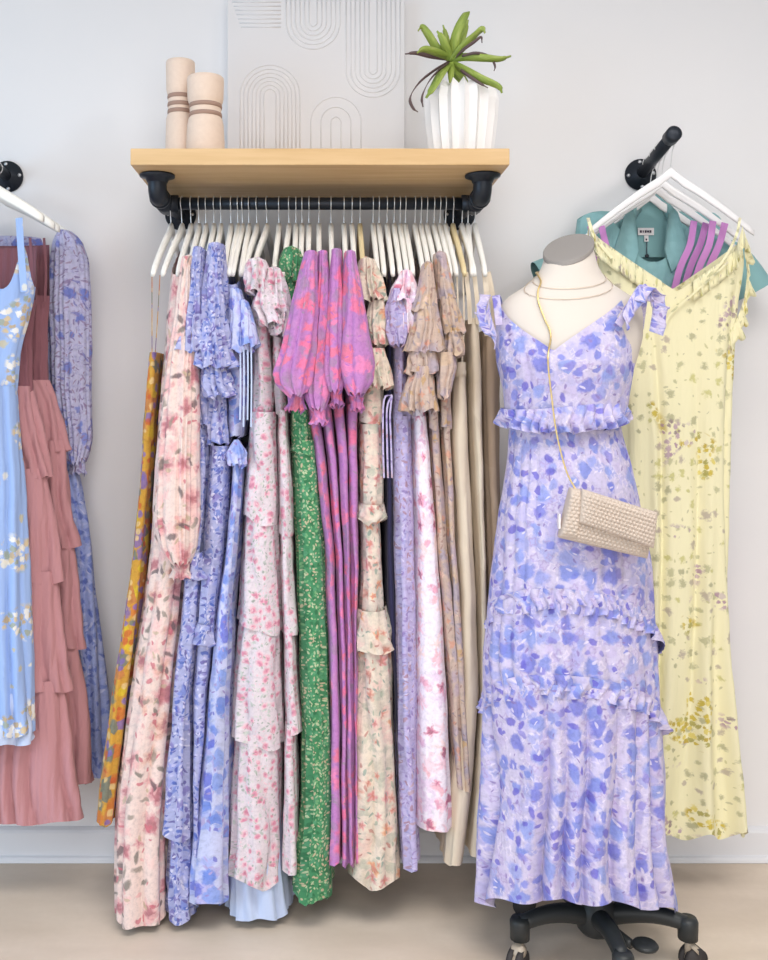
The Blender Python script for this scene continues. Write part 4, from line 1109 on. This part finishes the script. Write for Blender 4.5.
mesh('neck_cap', (tilt, capg[1]), M['capgrey'], form, False)
# raise the neck rim to the tilted cap
me = torso.data
for v in me.vertices:
    zz = v.co.z
    if zz > cz - .03:
        lx, ly = v.co.x + fcx - cxt, v.co.y - FD + dct
        v.co.z += (.34 * lx + .60 * ly + .001) * (zz - cz + .03) / .03
mesh('pole', pipe([(X(598, FD), -FD, .10), (X(594, FD), -FD, .66)], .014, 16), M['plasticblack'], form)
hubz = .098
mesh('hub', [lathe([(.034, -.045), (.042, -.035), (.045, .0), (.04, .02), (.028, .035), (.024, .075), (.020, .078)], (fcx, -FD, hubz), 24)], M['plasticblack'], form)
for k in range(5):
    a = math.radians(-90 + 72 * k)
    dx, dy = math.cos(a), math.sin(a)
    pts, rr = [], []
    for i in range(11):
        t_ = i / 10
        r_ = .02 + .168 * t_
        z_ = hubz - .005 + .022 * math.sin(t_ * 2.4) - .006 * t_
        pts.append((fcx + dx * r_, -FD + dy * r_, z_)); rr.append(.023 - .007 * t_)
    lg = mesh('leg', [pipe(pts, rr, 12), lathe([(.015, .068), (.021, .070), (.022, .108), (.018, .116)], (fcx + dx * .192, -FD + dy * .192, 0), 18)], M['plasticblack'], form)
    wx, wy = fcx + dx * .192, -FD + dy * .2
    ca = a + .6
    hx, hy = math.cos(ca), math.sin(ca)
    wc = (wx + hx * .012, wy + hy * .012, .0275)
    def disc(r, w, off, nn=22):
        return [pipe([(wc[0] - hy * (off - w / 2), wc[1] + hx * (off - w / 2), wc[2]), (wc[0] - hy * (off + w / 2), wc[1] + hx * (off + w / 2), wc[2])], r, nn)]
    cs = mesh('caster', disc(.019, .026, 0) + [pipe([(wx, wy, .040), (wx, wy, .072)], .008, 12), pipe([(wc[0] - hx * .004, wc[1] - hy * .004, .048), (wc[0] + hx * .004, wc[1] + hy * .004, .056)], [.019, .013], 14)], M['castergrey'], lg)
    mesh('wheel', disc(.0265, .011, .010) + disc(.0265, .011, -.010), M['rubber'], cs)
# foot pedal
mesh('foot_pedal', [pipe(curve_pts([P(606, 925, .50), P(618, 934, .53), P(632, 945, .56)], 8), .010, 10),
                    lathe([(.004, -.006), (.026, -.004), (.028, 0), (.024, .005), (.004, .007)], P(645, 945, .58), 20)], M['plasticblack'], form)

# ------------------------------------------------------------------ the dress on the form
gd = thing('maxi_dress', 'lavender and blue floral tiered dress worn by the dress form', 'dress', (X(570, FD), -FD, .9))
def wrap(d_): return np.arctan2(np.sin(d_ - ROT), np.cos(d_ - ROT))
def neckline(f):
    q = np.abs(wrap(f))
    # V in front, straps at about 64 degrees, low back
    z = np.where(q < 1.12, -.115 + .115 * (q / 1.12) ** .95, np.where(q < 1.75, -.115 * np.clip((q - 1.12) / .4, 0, 1) ** .7, -.115 - .02 * (q - 1.75)))
    return z
B_ROWS = Prof([frow(302, 500, 633, .074), frow(320, 498, 634, .084), frow(345, 498, 633, .108), frow(365, 500, 631, .117), frow(390, 504, 626, .108), frow(418, 507, 622, .097)], ref='c')
mesh('bodice', tube(B_ROWS, wave=.06, amp=(.0005, .002), e=1.0, seg=140, nz=30, hem=0, seed=3, topf=neckline, grow=.004), M['form'], gd)
tilt_h = lambda amt, bow: (lambda f: bow * np.clip(np.cos(f), 0, 1) + amt * np.sin(f))
mesh('waist_ruffle', tube(Prof([frow(402, 503, 622, .105), frow(408, 501, 625, .112), frow(421, 497, 630, .124)], ref='c'), wave=.030, amp=(.003, .011), e=1.0, seg=260, nz=12, hem=.004, seed=4, topf=tilt_h(.014, -.008), botf=tilt_h(.008, -.022)), M['form'], gd)
S_ROWS = Prof([frow(412, 511, 616, .095), frow(440, 510, 622, .098), frow(470, 507, 630, .106), frow(520, 499, 641, .120), frow(570, 493, 649, .128), frow(612, 489, 652, .130), frow(630, 488, 653, .130)], ref='c')
mesh('skirt', tube(S_ROWS, wave=.055, amp=(.001, .003), fine=.05, e=.95, seg=200, nz=50, hem=0, seed=5, botf=tilt_h(-.028, .082)), M['form'], gd)
mesh('skirt_ruffle', tube(Prof([frow(618, 489, 652, .131), frow(628, 485, 656, .142), frow(642, 479, 661, .158)], ref='c'), wave=.034, amp=(.003, .011), e=.95, seg=320, nz=14, hem=.008, seed=6, topf=tilt_h(-.028, .086), botf=tilt_h(-.030, .088)), M['form'], gd)
mesh('skirt_tier', tube(Prof([frow(624, 487, 653, .128), frow(650, 485, 655, .130), frow(716, 484, 657, .132)], ref='c'), wave=.05, amp=(.002, .005), fine=.05, e=.95, seg=240, nz=24, hem=0, seed=7, topf=tilt_h(-.028, .084), botf=tilt_h(-.026, .092)), M['form'], gd)
mesh('skirt_ruffle', tube(Prof([frow(703, 484, 657, .133), frow(712, 481, 660, .144), frow(726, 477, 665, .160)], ref='c'), wave=.034, amp=(.003, .011), e=.95, seg=320, nz=14, hem=.008, seed=8, topf=tilt_h(-.026, .096), botf=tilt_h(-.028, .098)), M['form'], gd)
mesh('hem_tier', tube(Prof([frow(710, 484, 658, .130), frow(740, 483, 660, .134), frow(800, 481, 665, .142), frow(860, 479, 670, .15), frow(908, 478, 674, .155)], ref='c'), wave=.072, amp=(.004, .017), fine=.04, e=.95, seg=360, nz=60, hem=.012, seed=21, topf=tilt_h(-.026, .09), botf=tilt_h(-.012, .085), sharp=.75), M['form'], gd)
ln_ = mesh('lining', tube(Prof([frow(760, 502, 640, .095), frow(830, 502, 642, .10), frow(902, 502, 644, .105)], ref='c'), wave=.06, amp=(.003, .010), e=.95, seg=200, nz=16, hem=.004, seed=23, botf=tilt_h(-.01, .075)), M['paleblue'], gd, label='pale lining under the hem')
# shoulder straps with ruffled ties
def fp(f, z, grow=.008):
    cx, a, dc, b = FP.at(z)
    return Vector((float(cx + (a + grow) * math.sin(f)), float(-(dc + (b + grow) * math.cos(f))), z))
zs = Z(300, FD)
for sgn, fa in ((-1, ROT - 1.06), (1, ROT + 1.10)):
    if sgn < 0:
        line = [P(499, 325, .50), P(497, 305, .495), P(496, 296, .47), P(499, 305, .42), P(502, 340, .39)]
        knot = [P(492, 296, .50), P(487, 312, .51), P(491, 330, .515), P(497, 338, .52)]
        fl = [P(490, 300, .50), P(492, 315, .505), P(498, 335, .51)]
        ow, oo = .030, (-.75, -.55, .1)
    else:
        line = [P(618, 325, .55), P(630, 306, .535), P(640, 291, .50), P(644, 296, .45), P(640, 330, .40)]
        knot = [P(628, 300, .55), P(638, 286, .54), P(648, 292, .53), P(651, 310, .525), P(648, 332, .52)]
        fl = [P(621, 316, .555), P(630, 297, .55), P(643, 285, .535), P(649, 292, .52)]
        ow, oo = .040, (.35, -.8, .45)
    lp = curve_pts(line, 20)
    straps('strap', [ribbon(lp, .017, .003, (1, .3, .2))], M['form'], gd)
    solid(mesh('strap_ruffle', frill(fl, ow, 64, .016, 31 + sgn, out=oo, down=(0.1 * sgn, -.15, -.95)), M['form'], gd), .0015)
    solid(mesh('strap_ruffle', frill(knot[::-1], ow * .8, 64, .013, 41 + sgn, out=(sgn * .6, -.3, .5), down=(.85 * sgn, -.2, .1 if sgn < 0 else -.4)), M['form'], gd), .0015)

# ------------------------------------------------------------------ necklaces
def neckloop(rad_py, drop, sag, r, f0=-1.0, f1=1.0):
    pts = []
    for i in range(41):
        q = -math.pi + 2 * math.pi * i / 40
        z = Z(rad_py, FD) - sag * (0.5 + .5 * math.cos(q - ROT * .6)) ** 2.2
        pts.append(fp(q, z, .003))
    return pipe(pts[:-1], r, 6, closed=True)
tag(mesh('necklace', neckloop(272, 0, .045, .0008), M['silver']), 'upper fine gold necklace around the dress form neck', 'necklace', 'fine necklaces on the dress form')
tag(mesh('necklace', neckloop(273, 0, .066, .0008), M['silver']), 'lower fine gold necklace hanging just below the other on the dress form', 'necklace', 'fine necklaces on the dress form')

# ------------------------------------------------------------------ crochet clutch bag with chain
BD = .615
bag = thing('clutch_bag', 'beige crochet clutch bag on a gold chain hanging across the dress form', 'bag', P(608, 522, BD))
def slab(corners, d0, d1, nu, nv, stitch, bulge, rows, cols, stag=True):
    """pillow with stitch relief on the front: corners px (tl,tr,br,bl), front depth d1, back depth d0"""
    tl, tr, br_, bl = [Vector((a, b)) for a, b in corners]
    V, Fc, UV = [], [], []
    for side, d in ((0, d1), (1, d0)):
        for j in range(nv + 1):
            v = j / nv
            for i in range(nu + 1):
                u = i / nu
                p = (tl * (1 - u) + tr * u) * (1 - v) + (bl * (1 - u) + br_ * u) * v
                edge = (1 - abs(2 * u - 1) ** 6) ** .5 * (1 - abs(2 * v - 1) ** 5) ** .5
                dm = (d0 + d1) / 2
                dd = dm + (d - dm) * (.12 + .88 * edge) + (bulge * edge if side == 0 else 0)
                if side == 0:
                    rr = v * rows; off = .5 * (int(rr) % 2) if stag else 0
                    dd += stitch * (abs(math.sin(math.pi * rr)) ** .8 * abs(math.sin(math.pi * (u * cols + off))) ** .8) * edge
                w = P(p.x, p.y, d1)
                V.append(Vector((w.x, -dd, w.z)))
    n = (nu + 1) * (nv + 1)
    for j in range(nv):
        for i in range(nu):
            a = j * (nu + 1) + i
            Fc.append((a, a + nu + 1, a + nu + 2, a + 1))
            Fc.append((n + a, n + a + 1, n + a + nu + 2, n + a + nu + 1))
    per = [i for i in range(nu)] + [j * (nu + 1) + nu for j in range(nv)] + [nv * (nu + 1) + i for i in range(nu, 0, -1)] + [j * (nu + 1) for j in range(nv, 0, -1)]
    for k in range(len(per)):
        a, b = per[k], per[(k + 1) % len(per)]
        Fc.append((a, b, n + b, n + a))
    return (V, Fc)
mesh('bag_body', slab([(572, 488), (657, 512), (650, 560), (561, 539)], BD - .03, BD + .006, 150, 84, .005, .004, 13, 22), M['crochet'], bag)
mesh('flap', slab([(583, 489), (659, 513), (655, 549), (580, 523)], BD + .004, BD + .022, 150, 66, .0048, .004, 9, 21), M['crochet'], bag)
mesh('side_gusset', slab([(572, 488), (583, 490), (579, 541), (560, 538)], BD - .026, BD + .012, 30, 84, .003, .003, 14, 3), M['crochet'], bag)
mesh('tag', box(P(559, 521, BD - .002), (.004, .012, .03)), M['tagwhite'], bag, False)
chain = [P(577, 492, BD), P(566, 470, FD + .15), P(557, 435, FD + .138), P(552, 400, FD + .128), P(548, 360, FD + .127)]
chain += [fp(q, Z(py, FD), .006) for q, py in ((-.40, 338), (-.47, 322), (-.56, 306), (-.68, 294), (-.86, 284), (-1.25, 276), (-2.0, 271), (-2.8, 269))]
cpts = curve_pts(chain, 150)
rs = [.0024 if i % 2 else .0016 for i in range(len(cpts))]
mesh('chain', pipe(cpts, rs, 7), M['gold'], bag)
